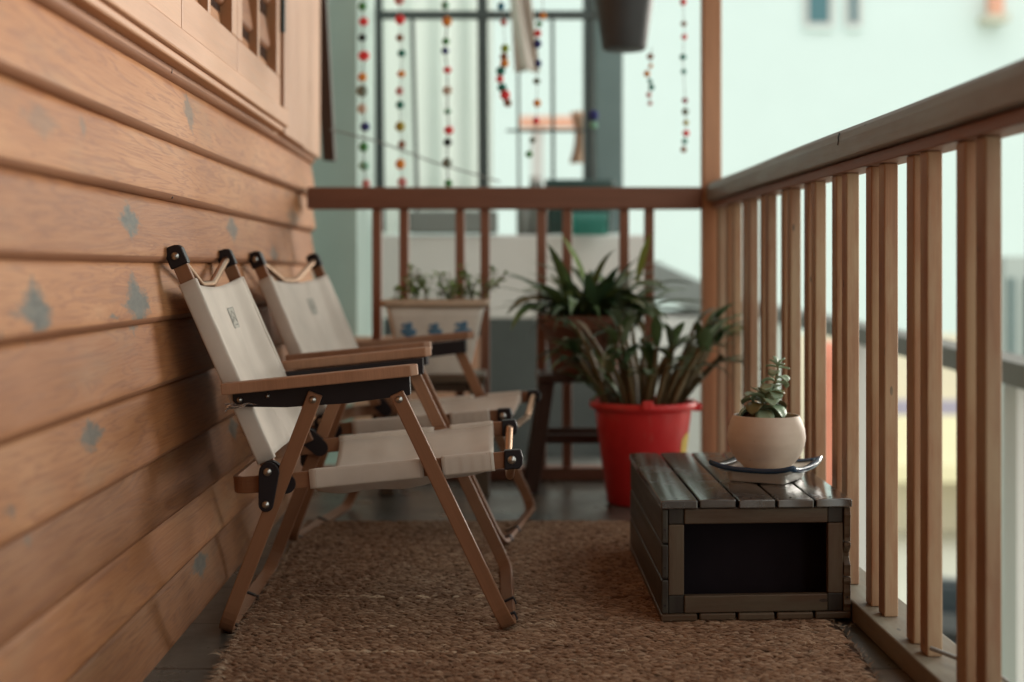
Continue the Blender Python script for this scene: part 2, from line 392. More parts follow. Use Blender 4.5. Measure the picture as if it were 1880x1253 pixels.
# floor
t = NT('deck_floor'); po = t.coord('Object'); br = t.new("ShaderNodeTexBrick")
br.inputs['Scale'].default_value = 1; br.inputs['Brick Width'].default_value = .46; br.inputs['Row Height'].default_value = .30
br.inputs['Mortar Size'].default_value = .004; br.inputs['Mortar'].default_value = (.015, .015, .014, 1); br.offset = .37
br.inputs['Color1'].default_value = (.085, .10, .094, 1); br.inputs['Color2'].default_value = (.14, .115, .088, 1)
t.link(t.mapping(po, (1, 1, 1), (.13, .05, 0)), br.inputs['Vector'])
n = t.noise(po, 7, 5, .65); n2 = t.noise(po, 60, 4)
a = t.mix(t.ramp(n, [(.35, (0, 0, 0)), (.7, (.55, .55, .55))]), br.outputs[0], (.055, .05, .045, 1))
t.col(a); t.rough(t.math('MULTIPLY_ADD', n, .35, .14)); t.bump(t.math('ADD', n2, t.math('MULTIPLY', br.outputs[1], -3.0)), .12, .002); M['floor'] = t.m

M['mint'] = plain('white_render', (.675, .80, .79, 1), .8, var=.02, scale=2)
M['grey_render'] = plain('grey_render', (.46, .57, .53, 1), .85, var=.1, scale=3)
M['white_wall'] = plain('white_parapet', (.60, .57, .55, 1), .8, var=.05, scale=3)
M['shade_grey'] = plain('parapet_shade_grey', (.07, .075, .072, 1), .8, var=.35, scale=2.5)  # dark grey painted for the shaded space under the parapet
M['street'] = plain('pale_paving', (.55, .53, .45, 1), .85, var=.1, scale=.6)
M['teal_glass'] = plain('teal_window', (.06, .17, .2, 1), .15, var=.15, scale=1)
t = NT('white_curtain'); tr_ = t.new('ShaderNodeBsdfTranslucent'); tr_.inputs[0].default_value = (.88, .92, .9, 1); ms = t.new('ShaderNodeMixShader'); ms.inputs[0].default_value = .72
t.col((.66, .70, .68, 1)); t.rough(.9); t.link(t.b.outputs[0], ms.inputs[1]); t.link(tr_.outputs[0], ms.inputs[2]); t.link(ms.outputs[0], t.n['Material Output'].inputs[0]); M['curtain'] = t.m
M['cloth'] = plain('beige_cloth', (.62, .57, .52, 1), .9, var=.06)
M['col_grey'] = plain('blue_grey_column', (.14, .2, .2, 1), .6, var=.1, scale=4)
M['coping'] = plain('grey_coping', (.15, .145, .13, 1), .7, var=.2, scale=3)
M['roofing'] = plain('grey_roofing', (.2, .21, .2, 1), .7, var=.15, scale=2)
M['orange'] = plain('orange_red', (.85, .30, .20, 1), .6)
M['faded_orange'] = plain('faded_orange', (.80, .42, .30, 1), .8)
M['peach'] = plain('peach_render', (.60, .36, .25, 1), .8)
M['teal_plastic'] = plain('teal_plastic', (.02, .2, .16, 1), .4)
M['scooter_paint'] = plain('scooter_dark', (.03, .04, .05, 1), .3)
M['rubber'] = plain('rubber', (.02, .02, .02, 1), .7)
M['mauve'] = plain('mauve_cloth', (.4, .36, .45, 1), .8)
M['awning_yellow'] = plain('yellow_awning', (.84, .76, .50, 1), .8, var=.1, scale=1.5)
t = NT('window_glass'); t.col((.02, .025, .03, 1)); t.rough(.06); t.b.inputs['Specular IOR Level'].default_value = .9; M['glass'] = t.m
t = NT('clear_film'); t.col((.8, .8, .8, 1)); t.rough(.15); t.b.inputs['Transmission Weight'].default_value = .9; M['film'] = t.m

# ================================================================ the setting
g = MB().box((-14, -12, -3.3), (40, 60, -3.0)).build('street', M['street']); tag(g, 'pale paving of the street far below the balcony', 'street', kind='structure')
fl = MB().box((-.62, -2.5, -.14), (.80, 4.62, 0)).build('balcony_floor', M['floor']); tag(fl, 'dark worn tiled balcony floor around the rug', 'floor', kind='structure')
# covered porch: ceiling and the storey under the deck (outside the frame; eave hung low to cut sky light)
rf = MB().box((-.9, -2.6, 2.32), (1.0, 4.85, 2.42)).box((1.0, -2.6, 1.98), (1.06, 4.85, 2.42)).build('porch_roof', M['sash_wood']); tag(rf, 'timber roof that covers the balcony overhead', 'roof')
pe = MB().box((-.575, -1.75, .001), (.80, -1.65, 2.31)).build('added_end_blocker', M['dark_wood']); tag(pe, 'added unseen dark wall behind the camera, blocking light from the near end', 'wall')  # out of view, added to keep light from entering behind the camera
ub = MB().box((-5, -2.5, -3.0), (.74, 4.5, -.141)).build('lower_storey', M['grey_render']); tag(ub, 'grey storey of the house below the balcony', 'building')

# ---------------------------------------------------------------- house wall
wall = thing('house_wall', 'pale wooden lapped siding wall with a window, left of the chairs', 'wall', (-.6, 1, 0))
ZB = [-.02, .105, .215, .33, .45, .567, .673, .785, .897, 1.012, 1.125, 1.24, 1.36, 1.48, 1.6, 1.72, 1.84, 1.96, 2.08, 2.2, 2.32]
Y0, Y1 = -2.5, 4.74
def wx(z): return -.556-.026*min(max(z, 0), .68)/.68       # the foot of the wall stands slightly out
sd_ = MB()
for i in range(len(ZB)-1):
    a, b = ZB[i], ZB[i+1]; x = wx(a)
    xt = wx(b)-.016; q = lambda z: x-.0012+(xt-x+.0012)*(z-a-.020)/(b-a-.020)
    prof = [(x-.034, a), (x-.013, a), (x-.0105, a+.0006), (x-.0065, a+.0028), (x-.0032, a+.0065), (x-.0014, a+.011), (x-.0012, a+.015), (q(a+.022), a+.022), (q(b-.012), b-.012), (q(b+.004), b+.004), (x-.035, b+.004)]
    n = len(prof); y1 = Y1+random.uniform(-.004, .006); ou, ov = random.random()*20, random.random()*20
    NS = 40; V = []
    for k in range(NS+1):
        yy = Y0+(y1-Y0)*k/NS
        V += [(px+.0012*math.sin(yy*3.1+i*1.7), yy, pz+.0018*math.sin(yy*2.3+i*2.1)) for px, pz in prof]
    fs = []; uvs = []; vlen = [0]
    for q in range(n): vlen.append(vlen[-1]+math.dist(prof[q], prof[(q+1) % n]))
    lipf = []; lipu = []; sd_.cur = (2, 1, 2, 1, 1, 0, 1, 0, 0, 1)[i] if i < 10 else i % 2; bc = sd_.cur  # darker boards mostly low, paler ones higher, imitating the wall's shading
    for k in range(NS):
        for q in range(n):
            q2 = (q+1) % n; (lipf if 1 <= q <= 4 else fs).append((k*n+q, k*n+q2, (k+1)*n+q2, (k+1)*n+q))
            ya, yb = Y0+(y1-Y0)*k/NS+ou, Y0+(y1-Y0)*(k+1)/NS+ou
            (lipu if 1 <= q <= 4 else uvs).append([(ya, vlen[q]+ov), (ya, vlen[q+1]+ov), (yb, vlen[q+1]+ov), (yb, vlen[q]+ov)])
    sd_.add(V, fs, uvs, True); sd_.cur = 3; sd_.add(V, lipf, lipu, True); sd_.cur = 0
    sd_.add(V[:n], [list(range(n))]); sd_.add(V[-n:], [list(range(n))])
# the window opening is cut by building the boards above 1.06 only beyond the window
def P(o, par):
    o.parent = par; o.matrix_parent_inverse = par.matrix_basis.inverted(); return o
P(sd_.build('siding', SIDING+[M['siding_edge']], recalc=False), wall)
P(MB().box((-2.0, Y0, -3), (-.60, Y1-.02, 2.32)).build('wall_core', M['grey_render']), wall)
nl = MB()
for (nx, ny) in ((325, 131), (323, 245), (326, 361)):
    Yk = .575*F/(900-nx); zk = H-(ny-495)*Yk/F
    nl = MB().box((wx(zk)-.02, Yk-.0012, zk-.004), (wx(zk)-.0015, Yk+.0012, zk+.004)); P(nl.build('nail', M['black']), wall)
# window: sill trim, three sashes, casing
win = MB(); XT = -.552
win.box((-.60, .4, 1.048), (XT, 3.90, 1.094)); win.box((-.60, .4, 1.032), (XT-.008, 3.86, 1.0475))
tr = P(win.build('window_trim', M['sash_wood'], bevel=.004), wall)
cas = MB(); cas.box((-.60, 3.845, 1.0945), (-.556, 3.90, 2.3)); cas.box((-.60, 3.90, 1.03), (-.562, 4.30, 2.3)); cas.box((-.60, 4.303, 1.03), (-.568, 4.755, 2.3)); P(cas.build('window_casing', M['sash_wood'], bevel=.003), wall)
for (a, b) in ((1.42, 2.02), (2.024, 2.608), (2.614, 3.186), (3.192, 3.84)):
    s = MB(); x0, x1 = -.60, -.566; st = .06
    s.box((x0, a, 1.097), (x1, b, 1.178)); s.box((x0, a, 1.178), (x1-.0005, a+st, 2.2)); s.box((x0, b-st, 1.178), (x1-.0005, b, 2.2)); s.box((x0, a, 2.2), (x1, b, 2.26))
    m = (a+b)/2; s.box((x0, m-.013, 1.178), (x1-.006, m+.013, 2.2))
    so = P(s.build('sash', M['sash_wood'], bevel=.003), wall)
    pn = MB().box((-.5995, a+st, 1.178), (-.594, b-st, 2.2)).build('pane', M['glass']); pn.parent = so; pn.matrix_parent_inverse = so.matrix_world.inverted()
for zz in (1.30, 1.9):
    P(MB().tube([(-.560, 3.842, zz), (-.560, 3.842, zz+.09)], .007).build('hinge', M['iron']), wall)

# dark board hanging off the corner of the house
bd = MB(); p0, p1 = W(584, -60, 4.85), W(605, 296, 4.85)
bd.bar(p0, p1, .05, .03, (1, 0, -.06), wend=.042).build('wooden_brace', M['dark_wood'], bevel=.003)
tag(bpy.data.objects['wooden_brace'], 'narrow dark brown board hanging at the far corner of the siding', 'board')

# ---------------------------------------------------------------- railings
rr = thing('side_railing', 'weathered wooden railing with paired balusters along the right side', 'railing', (.74, 2, 0))
hr = MB(); 
prof = [(.672, .872), (.672, .908), (.676, .922), (.686, .931), (.70, .9345), (.735, .9345), (.748, .931), (.756, .922), (.758, .908), (.758, .872)]
n = len(prof); NS = 40; V = []; ya, yb = -1.2, 4.43
for k in range(NS+1):
    yy = ya+(yb-ya)*k/NS
    V += [(x, yy, z+.0012*math.sin(yy*4+x*30)*(z > .9)) for x, z in prof]
fs = []; uvs = []; vl = [0]
for q in range(n): vl.append(vl[-1]+math.dist(prof[q], prof[(q+1) % n]))
for k in range(NS):
    for q in range(n):
        q2 = (q+1) % n; fs.append((k*n+q, k*n+q2, (k+1)*n+q2, (k+1)*n+q)); y0_, y1_ = ya+(yb-ya)*k/NS, ya+(yb-ya)*(k+1)/NS
        uvs.append([(y0_, vl[q]), (y0_, vl[q+1]), (y1_, vl[q+1]), (y1_, vl[q])])
fs += [list(range(n)), list(range(NS*n, NS*n+n))]; uvs += [[(0, i*.01) for i in range(n)]]*2
hr.add(V, fs, uvs, False)
hro = P(hr.build('handrail', M['hand_wood'], bevel=.003), rr)
ck = MB(); ck.sweep([(.6735, 2.742, .9225), (.6716, 2.746, .914), (.6716, 2.743, .908), (.6716, 2.748, .900)], (0, 1, 0), .0026, .002, wend=.0006); c2 = ck.build('crack', M['black']); P(c2, hro)
P(MB().box((.69, -1.2, .850), (.745, 4.43, .871)).build('under_rail', M['rail_wood'], bevel=.002), rr)
P(MB().box((.677, -1.2, 0.001), (.772, 4.43, .040)).build('bottom_rail', M['sill_wood'], bevel=.003), rr)
pairs = [(2.533+.2605*k) for k in range(-6, 8)]
for k, y in enumerate(pairs):
    for yy in (y, y+.0775):
        if yy > 4.40: continue
        j = random.uniform(-.0025, .0025); tl = random.uniform(-.002, .002); w_ = .040+random.uniform(-.002, .003)
        m = MB(); Mx = Matrix.Shear('XZ', 3, (0, 0)).to_4x4()
        m.box((.700+j, yy, .0405), (.7235+j+random.uniform(-.001, .002), yy+w_, .8495))
        P(m.build('baluster', M['bal_wood'], bevel=.0025), rr)
post = MB().box((.664, 4.432, .001), (.722, 4.492, 2.319)).build('corner_post', M['post_wood'], bevel=.004)
tag(post, 'square brown wooden corner post rising where the two railings meet', 'post')
er = thing('end_railing', 'reddish brown wooden railing across the far end of the balcony', 'railing', (0, 4.46, 0))
P(MB().box((-.572, 4.435, .848), (.6635, 4.495, .917)).build('handrail', M['rail_wood'], bevel=.005), er)
P(MB().box((-.56, 4.43, .002), (.6635, 4.497, .042)).build('bottom_rail', M['rail_wood'], bevel=.003), er)
for xl in (683, 733, 836, 882, 986, 1033, 1138, 1184):
    x = (xl-900)*4.45/F; w_ = .0295
    P(MB().box((x, 4.45, .0425), (x+w_, 4.48, .8475)).build('baluster', M['rail_wood'], bevel=.0025), er)

# thin cable across the far opening
cb = MB().tube([W(606, 238, 4.53), W(700, 262, 4.6), W(800, 300, 4.7), W(918, 334, 4.85)], .0028, 6).build('cable', M['cord'])
tag(cb, 'thin dark cable sagging across the far opening behind the garlands', 'cable')
cw = MB().tube([(.765, .6, .046), (.768, 1.9, .047), (.764, 2.15, .050), (.700, 2.26, .058)], .0035, 6).build('cable', M['cord'])
tag(cw, 'grey cable lying along the foot of the right railing', 'cable')

# ---------------------------------------------------------------- rug
RZ = .008
def rug_edge_l(y): return -.44-.028*(y-2.24)/1.45+.004*math.sin(y*9)
def rug_edge_r(y): return .60+.045*min((y-2.1)/.5, 1)+.004*math.sin(y*11+1)
RY0, RY1 = 1.75, 3.69
NSEG = 3; NR = 5
def stitches():
    VV = []; FF = []; MI = []; base = 0
    ys = np.arange(RY0, RY1, .0052); grp = None
    pale = [(2.83, -.42, .05, .9), (2.605, -.42, -.1, .45), (2.62, -.05, .12, .5), (2.43, -.33, .08, .9), (2.425, -.06, .06, .9)]
    for ri, y in enumerate(ys):
        xl, xr = rug_edge_l(y), rug_edge_r(y)
        if ri % 2 == 0:      # two strands side by side make one flat stitch
            nx = int((xr-xl)/.0150); grp = ((np.arange(nx)+.5*((ri//2) % 2))*.0150+rng.normal(0, .0016, nx), (-.12 if (ri//2) % 2 else -.38)+rng.normal(0, .17, nx), rng.normal(0, .0011, nx), rng.normal(0, .0007, nx), .0112+rng.normal(0, .0016, nx))
        nx = len(grp[0]); xs = xl+grp[0]+rng.normal(0, .0005, nx); ang = grp[1]+rng.normal(0, .05, nx); L = grp[4]+rng.normal(0, .0006, nx); r = .0024+rng.normal(0, .0003, nx)
        yj = y+grp[2]+rng.normal(0, .0003, nx); hz = RZ-.0038+grp[3]+.0008*np.sin(xs*11+y*7)
        ridge = max((math.exp(-((y-p[0])/.006)**2) for p in pale[:1]), default=0); hz = hz+.004*ridge
        for k in range(nx):
            mi = 0
            for (py, a, b, pr) in pale:
                if abs(y-py-.004*math.sin(13*xs[k])-.002*math.sin(41*xs[k])) < .0042 and a < xs[k] < b and rng.random() < pr*(.35+.6*abs(math.sin(7*xs[k]+py*9))): mi = 1
            ca, sa = math.cos(ang[k]), math.sin(ang[k])
            for i in range(NSEG+1):
                u = (i/NSEG*2-1); rr_ = r[k]*math.sqrt(max(1-u*u*.86, .05)); zc = hz[k]+.0024*(1-u*u)
                cx, cy = xs[k]+ca*u*L[k], yj[k]+sa*u*L[k]
                for q in range(NR):
                    an = 2*PI*q/NR+.3
                    VV.append((cx-sa*math.cos(an)*rr_, cy+ca*math.cos(an)*rr_, zc+math.sin(an)*rr_))
            for i in range(NSEG):
                for q in range(NR):
                    q2 = (q+1) % NR; FF.append((base+i*NR+q, base+i*NR+q2, base+(i+1)*NR+q2, base+(i+1)*NR+q)); MI.append(mi)
            base += (NSEG+1)*NR
    def strand(x, y, a, L, lift, w, mi):
        nonlocal base
        bend = rng.normal(0, .6)
        pts = []
        for i in range(4):
            u = i/3; aa = a+bend*u; pts.append((x+math.cos(aa)*L*u, y+math.sin(aa)*L*u, RZ-.001+lift*u*(1.6-u)))
        for i, p in enumerate(pts):
            aa = a+bend*i/3; ww = w*(1-.6*i/3)
            VV.append((p[0]-math.sin(aa)*ww, p[1]+math.cos(aa)*ww, p[2])); VV.append((p[0]+math.sin(aa)*ww, p[1]-math.cos(aa)*ww, p[2]+ww*.6))
        for i in range(3): FF.append((base+2*i, base+2*i+1, base+2*i+3, base+2*i+2)); MI.append(mi)
        base += 8
    for _ in range(15000):
        y = rng.uniform(RY0, RY1); x = rng.uniform(rug_edge_l(y), rug_edge_r(y))
        strand(x, y, rng.normal(0, .7)+(PI if rng.random() < .5 else 0), rng.uniform(.008, .022), rng.uniform(.001, .007), .0005, 1 if rng.random() < .12 else 0)
    for _ in range(2600): # fringe at the cut edges
        y = rng.uniform(RY0, RY1)
        if rng.random() < .5: x = rug_edge_l(y)+rng.uniform(0, .006); a = PI+rng.normal(0, .6)
        else: x = rug_edge_r(y)-rng.uniform(0, .006); a = rng.normal(0, .6)
        strand(x, y, a, rng.uniform(.006, .024), rng.uniform(-.004, .008), .0007, 1 if rng.random() < .2 else 0)
    for (px, py) in ((1060, 1215), (1018, 1150), (755, 1040), (410, 1205), (1555, 1150), (1150, 1195)):
        Y = (H-RZ)*F/(py-495); X = (px-900)*Y/F
        for _ in range(9): strand(X+rng.normal(0, .004), Y+rng.normal(0, .004), rng.uniform(0, 2*PI), rng.uniform(.02, .04), rng.uniform(.002, .012), .0007, 1)
    return VV, FF, MI
VV, FF, MI = stitches()
me = bpy.data.meshes.new('weave'); me.from_pydata(VV, [], FF); me.materials.append(M['coir']); me.materials.append(M['coir_pale'])
me.polygons.foreach_set("material_index", MI); me.polygons.foreach_set("use_smooth", [True]*len(FF)); me.update()
rug = thing('coir_rug', 'brown woven coir rug with frayed edges lying on the dark floor', 'rug', (0, 2.6, 0))
P2 = bpy.data.objects.new('weave', me); C.objects.link(P2); P(P2, rug)
bk = MB(); NN = 60
def rg(u, v):
    y = RY0+(RY1-RY0)*u; xl, xr = rug_edge_l(y), rug_edge_r(y); return (xl+(xr-xl)*v, y, RZ-.0045)
bk.grid(rg, NN, 4); P(bk.build('backing', M['coir_base']), rug)

# ---------------------------------------------------------------- folding chair
def hull2(c1, r1, c2, r2, n=14):
    pts = [(c1[0]+r1*math.cos(2*PI*k/n), c1[1]+r1*math.sin(2*PI*k/n)) for k in range(n)]+[(c2[0]+r2*math.cos(2*PI*k/n), c2[1]+r2*math.sin(2*PI*k/n)) for k in range(n)]
    pts = sorted(set(pts)); 
    def half(ps):
        h = []
        for p in ps:
            while len(h) > 1 and (h[-1][0]-h[-2][0])*(p[1]-h[-2][1])-(h[-1][1]-h[-2][1])*(p[0]-h[-2][0]) <= 0: h.pop()
            h.append(p)
        return h
    a, b = half(pts), half(pts[::-1]); return a[:-1]+b[:-1]
def rivet(par, x, y, z, s, r=.0065):
    "domed rivet head on the side facing s (-1 towards the camera)"
    A = Matrix.Rotation(R(90)*(1 if s < 0 else -1), 3, 'X')
    m = MB(); m.lathe([(r, 0), (r, .0015), (r*.85, .0032), (r*.5, .0045), (.0001, .005)], (x, y, z), 14, A); return m.build('rivet', M['steel'], par)

def make_chair(label):
    ch = thing('folding_chair', label, 'chair', (0, 0, 0), 0, 'canvas folding chairs along the wall')
    cap = Vector((-.612, 0, .690)); brk = Vector((-.434, 0, .287)); pd = (brk-cap).normalized(); pn = Vector((-pd.z, 0, pd.x))  # pn: forward normal of the back
    if pn.x < 0: pn = -pn
    def on_post(t): return cap+(brk-cap)*t
    # legs: two U shaped bent strips
    for (tp, bt) in (((-.350, .430), (-.5185, -.008)), ((-.205, .430), (.000, 0.0))):
        tp, bt = Vector((tp[0], 0, tp[1])), Vector((bt[0], 0, bt[1])); d = (bt-tp).normalized(); w = Vector((-d.z, 0, d.x))
        bt2 = bt-d*.006
        path = [tp+Vector((0, -.272, 0)), bt2+Vector((0, -.272, 0)), bt2+Vector((0, .272, 0)), tp+Vector((0, .272, 0))]
        lg = MB().sweep(fillet(path, .055, 8), w, .0265, .0105).build('leg_frame', M['chair_wood'], ch, bevel=.002)
        for yy in ((-.19, -.07) if bt.x > -.1 else (-.21, .02)):      # black rubber clips under the cross bar
            k = MB(); c = bt2+Vector((0, yy, 0)); Mx = Matrix(((w.x, 0, -d.x, c.x), (w.y, 1, -d.y, c.y), (w.z, 0, -d.z, c.z), (0, 0, 0, 1)))
            k.box((-.016, -.006, -.0075), (.016, .006, .0085), Mx); k.build('clip', M['black'], lg, bevel=.002)
        for s in (-1, 1):
            rivet(lg, tp.x+d.x*.012, s*.2775, tp.z+d.z*.012, s)
    # seat frame: U open to the front
    def rail(x): return .309+.0985*(x+.003)
    ax = Vector((1, 0, .0985)).normalized(); wz = Vector((-ax.z, 0, ax.x))
    path = [Vector((.012, -.2555, rail(.012))), Vector((-.502, -.2555, rail(-.502))), Vector((-.502, .2555, rail(-.502))), Vector((.012, .2555, rail(.012)))]
    sf = MB().sweep(fillet(path, .05, 8), wz, .030, .010).build('seat_frame', M['chair_wood'], ch, bevel=.002)
    # back posts
    for s in (-1, 1):
        p = MB().bar(on_post(0.02)+Vector((0, s*.243, 0)), on_post(1.02)+Vector((0, s*.243, 0)), .027, .013, pn).build('back_post', M['chair_wood'], ch, bevel=.002)
        # cap
        c = on_post(.035)+Vector((0, s*.243, 0)); u = -pd
        Mx = Matrix(((pn.x, 0, u.x, c.x), (0, 1, 0, c.y), (pn.z, 0, u.z, c.z), (0, 0, 0, 1)))
        k = MB(); poly = [(-.017, -.020), (.017, -.020), (.017, .010), (.013, .0165), (.006, .0195), (-.004, .0205), (-.017, .017)]
        k.prism(poly, 'y', -.011, .011); k.v = [tuple(Mx @ Vector(v)) for v in k.v]
        ko = k.build('cap', M['black'], p, bevel=.0025); rivet(ko, c.x, c.y+s*.0112, c.z, s, .0075)
        # rear bracket, with its two rivets
        b = MB().prism(hull2((-.432, .289), .0185, (-.4375, .232), .0135), 'y', s*.279, s*.2835).build('bracket', M['black'], ch, bevel=.0015)
        MB().prism(hull2((-.432, .289), .0185, (-.405, .266), .018), 'y', s*.2495, s*.2655).build('bracket', M['black'], ch)
        rivet(b, -.4345, s*.2835, .2905, s, .0075); rivet(b, -.4375, s*.2835, .232, s, .0068)
        # front bracket
        k = MB(); xc = .004; zc = rail(.004)
        k.prism([(xc-.016, zc-.0185), (xc+.012, zc-.0165), (xc+.0175, zc-.008), (xc+.0185, zc+.004), (xc+.014, zc+.018), (xc-.016, zc+.0165)], 'y', s*.2455, s*.2665)
        kb = k.build('front_bracket', M['black'], ch, bevel=.0025); rivet(kb, xc-.002, s*.2667, zc, s, .008)
        # armrest
        a0, a1 = Vector((-.514, s*.284, .439)), Vector((-.166, s*.284, .474)); d = (a1-a0).normalized()
        nrm = Vector((-d.z, 0, d.x)); L = (a1-a0).length
        k = MB(); poly = [(0, -.021), (0, .021), (L-.012, .021), (L, .008), (L, -.008), (L-.012, -.021)] 
        k.prism(poly, 'z', -.0105, .0095)
        Mx = Matrix(((d.x, 0, nrm.x, a0.x), (0, 1, 0, a0.y), (d.z, 0, nrm.z, a0.z), (0, 0, 0, 1)))
        k.v = [tuple(Mx @ Vector(v)) for v in k.v]; ao = k.build('armrest', M['arm_wood'], ch, bevel=.0022)
        k = MB(); poly = [(.012, -.0115), (L-.017, -.0115), (L-.019, -.046), (L*.62, -.050), (L*.30, -.046), (.035, -.038), (.020, -.034), (.012, -.026)]
        k.prism(poly, 'y', -.046, -.0185) if s > 0 else k.prism(poly, 'y', .0185, .046)
        k.v = [tuple(Mx @ Vector(v)) for v in k.v]; co = k.build('arm_bracket', M['black'], ao, bevel=.0012)
        q = Mx @ Vector((.024, -s*.0187, -.024)); rivet(co, q.x, q.y, q.z, s, .0055); q = Mx @ Vector((.075, -s*.0187, -.022)); rivet(co, q.x, q.y, q.z, s, .004)
    # bent tubes
    c0 = on_post(.045)
    def dip(y): return c0+Vector((0, y, 0))
    dv = Vector((.004, 0, -.050)); top = [dip(-.240), dip(-.226), dip(-.055)+dv, dip(.055)+dv, dip(.226), dip(.240)]
    MB().tube(fillet(top, .07, 6), .0078, 12).build('back_tube', M['brass'], ch)
    f0 = Vector((.004, 0, rail(.004)))
    fr = [f0+Vector((0, -.247, 0)), f0+Vector((0, -.235, 0)), f0+Vector((-.004, -.15, -.046)), f0+Vector((-.004, .15, -.046)), f0+Vector((0, .235, 0)), f0+Vector((0, .247, 0))]
    MB().tube(fillet(fr, .035, 5), .0078, 12).build('front_tube', M['brass'], ch)
    # canvas of the back
    bf = MB()
    def sleeve(mb, p, q, s, wd, off, w, t, ny=None):
        pts = []
        a, b = Vector(p), Vector(q); d = (b-a).normalized(); yv = Vector((0, 1, 0))
        hw, ht = w/2, t/2; cs = []
        for (cu, cv, a0) in ((hw-.004, ht-.004, 0), (-hw+.004, ht-.004, 90), (-hw+.004, -ht+.004, 180), (hw-.004, -ht+.004, 270)):
            for k in range(4): an = R(a0+30*k); cs.append((cu+.004*math.cos(an), cv+.004*math.sin(an)))
        n = len(cs); NL = 14; V = []; fs = []; uvs = []; Lx = (b-a).length
        for i in range(NL+1):
            base = a+(b-a)*i/NL
            wig = .0007*math.sin(i*2.1+s)
            V += [base+wd*(u*(1+wig*30))+yv*(v+wig) for u, v in cs]
        for i in range(NL):
            for k in range(n):
                k2 = (k+1) % n; fs.append((i*n+k, i*n+k2, (i+1)*n+k2, (i+1)*n+k)); uvs.append([(i/NL*Lx, k*.006), (i/NL*Lx, k*.006+.006), ((i+1)/NL*Lx, k*.006+.006), ((i+1)/NL*Lx, k*.006)])
        mb.add(V, fs, uvs, True)
    T0, T1 = .15, .955
    for s in (-1, 1):
        sleeve(bf, on_post(T0)+Vector((0, s*.243, 0)), on_post(T1)+Vector((0, s*.243, 0)), s, pn, 0, .0325, .0195)
    def bp(u, v):
        y = -.2335+.467*v; t_ = T0+(T1-T0)*u; p = on_post(t_)
        e_ = min(v, 1-v)/.13; e_ = min(e_, 1); e_ = e_*e_*(3-2*e_); sag = (.021*e_+.006*math.sin(PI*v))*(.7+.35*math.sin(PI*min(u*1.1, 1)))
        wr = .0016*math.sin(9*v+6*u)*math.sin(PI*u)+.005*math.exp(-((v-.30-.35*u)/.05)**2)*u+.0035*math.exp(-((v-.72+.2*u)/.04)**2)
        edge = .012*math.sin(PI*v)*(1-u)**8
        return p+Vector((0, y, 0))+pn*(.0145-sag+wr)+pd*edge
    bf.grid(bp, 26, 44, True, .33, .47)
    bo = bf.build('back_canvas', M['canvas'], ch, solid=.0016)
    # sewn label on the back canvas
    lb = MB(); lm = MB()
    def lp(u, v, lift=.0012):
        q = bp(.155+.132*u, .610+.085*v); return q+pn*lift
    lb.grid(lambda u, v: lp(u, v), 4, 4, False); lo = lb.build('label_patch', M['patch'], bo)
    def line(pts, w=.0011):
        for (a, b) in zip(pts, pts[1:]):
            pa, pb = lp(*a, .0017), lp(*b, .0017); lm.bar(pa, pb, w, .0003, (pb-pa).cross(pn))
    line([(.03, .04), (.97, .04), (.97, .96), (.03, .96), (.03, .04)], .0012)
    line([(.03, .02), (.97, .02)], .0022)
    line([(.70, .2), (.35, .28), (.18, .5), (.35, .72), (.70, .8)]); line([(.70, .25), (.45, .5), (.58, .62), (.70, .78)]); line([(.84, .28), (.84, .72)], .002)
    lm.build('label_print', M['print'], lo)
    # canvas of the seat
    se = MB(); xs0, xs1 = -.362, -.030
    for s in (-1, 1):
        for (xa, xb) in ((xs0, -.157), (-.124, xs1)):
            sleeve(se, Vector((xa, s*.2555, rail(xa))), Vector((xb, s*.2555, rail(xb))), s, wz, 0, .0335, .0165)
    def spf(u, v):
        x = xs0+(xs1-xs0)*u; y = -.250+.50*v
        sag = .064*(1-(2*v-1)**2)**.62*(.8+.35*math.sin(PI*(1-u)*.8))
        wr = .0055*math.sin(16*u+3*math.sin(5*v))*math.sin(PI*v)*.6+.006*math.exp(-((u-.62)/.06)**2)*math.sin(22*v)*(abs(2*v-1))+.0015*math.sin(30*u+5*v)*abs(2*v-1)**2
        return Vector((x, y, rail(x)+.0110-sag+wr))
    se.grid(spf, 28, 30, True, .33, .5); so = se.build('seat_canvas', M['canvas'], ch, solid=.0016)
    for s in (-1, 1):
        for x in (xs0+.006, xs0+.012, xs1-.006, xs1-.012, -.163, -.118):
            c = Vector((x, s*.2640, rail(x))); MB().bar(c-wz*.017, c+wz*.017, .0009, .0007, Vector((1, 0, .1))).build('stitching', M['stitch'], so)
    return ch
M['patch'] = plain('label_cloth', (.44, .425, .375, 1), .8, var=.05)
M['print'] = plain('label_ink', (.17, .18, .165, 1), .7)
M['stitch'] = plain('thread', (.45, .39, .33, 1), .8)
ch1 = make_chair('nearer canvas folding chair with brown wooden frame against the siding')
ch1.location = (.037, 2.822, RZ)
ch2 = dup(ch1); ch2["label"] = 'farther canvas folding chair, partly hidden behind the nearer chair'
ch2.location = (.072, 3.585, RZ); ch2.rotation_euler = (0, 0, R(-9.5))
# torn scrap of packing film still clinging to the rear of the nearest arm
fm = MB()
def film(u, v):
    a = W(412, 738, 2.535)+Vector((.06*u, -.004, -.003-.006*v*(1-u))); return a+Vector((.003*math.sin(9*u+3*v), .004*math.sin(7*v+4*u), .002*math.sin(11*u)))-Vector((.0, 0, .012*v*(1-u)**2))
fm.grid(film, 14, 6); fo = fm.build('packing_film', M['film']); tag(fo, 'torn scrap of clear packing film under the rear of the nearest armrest', 'plastic scrap')

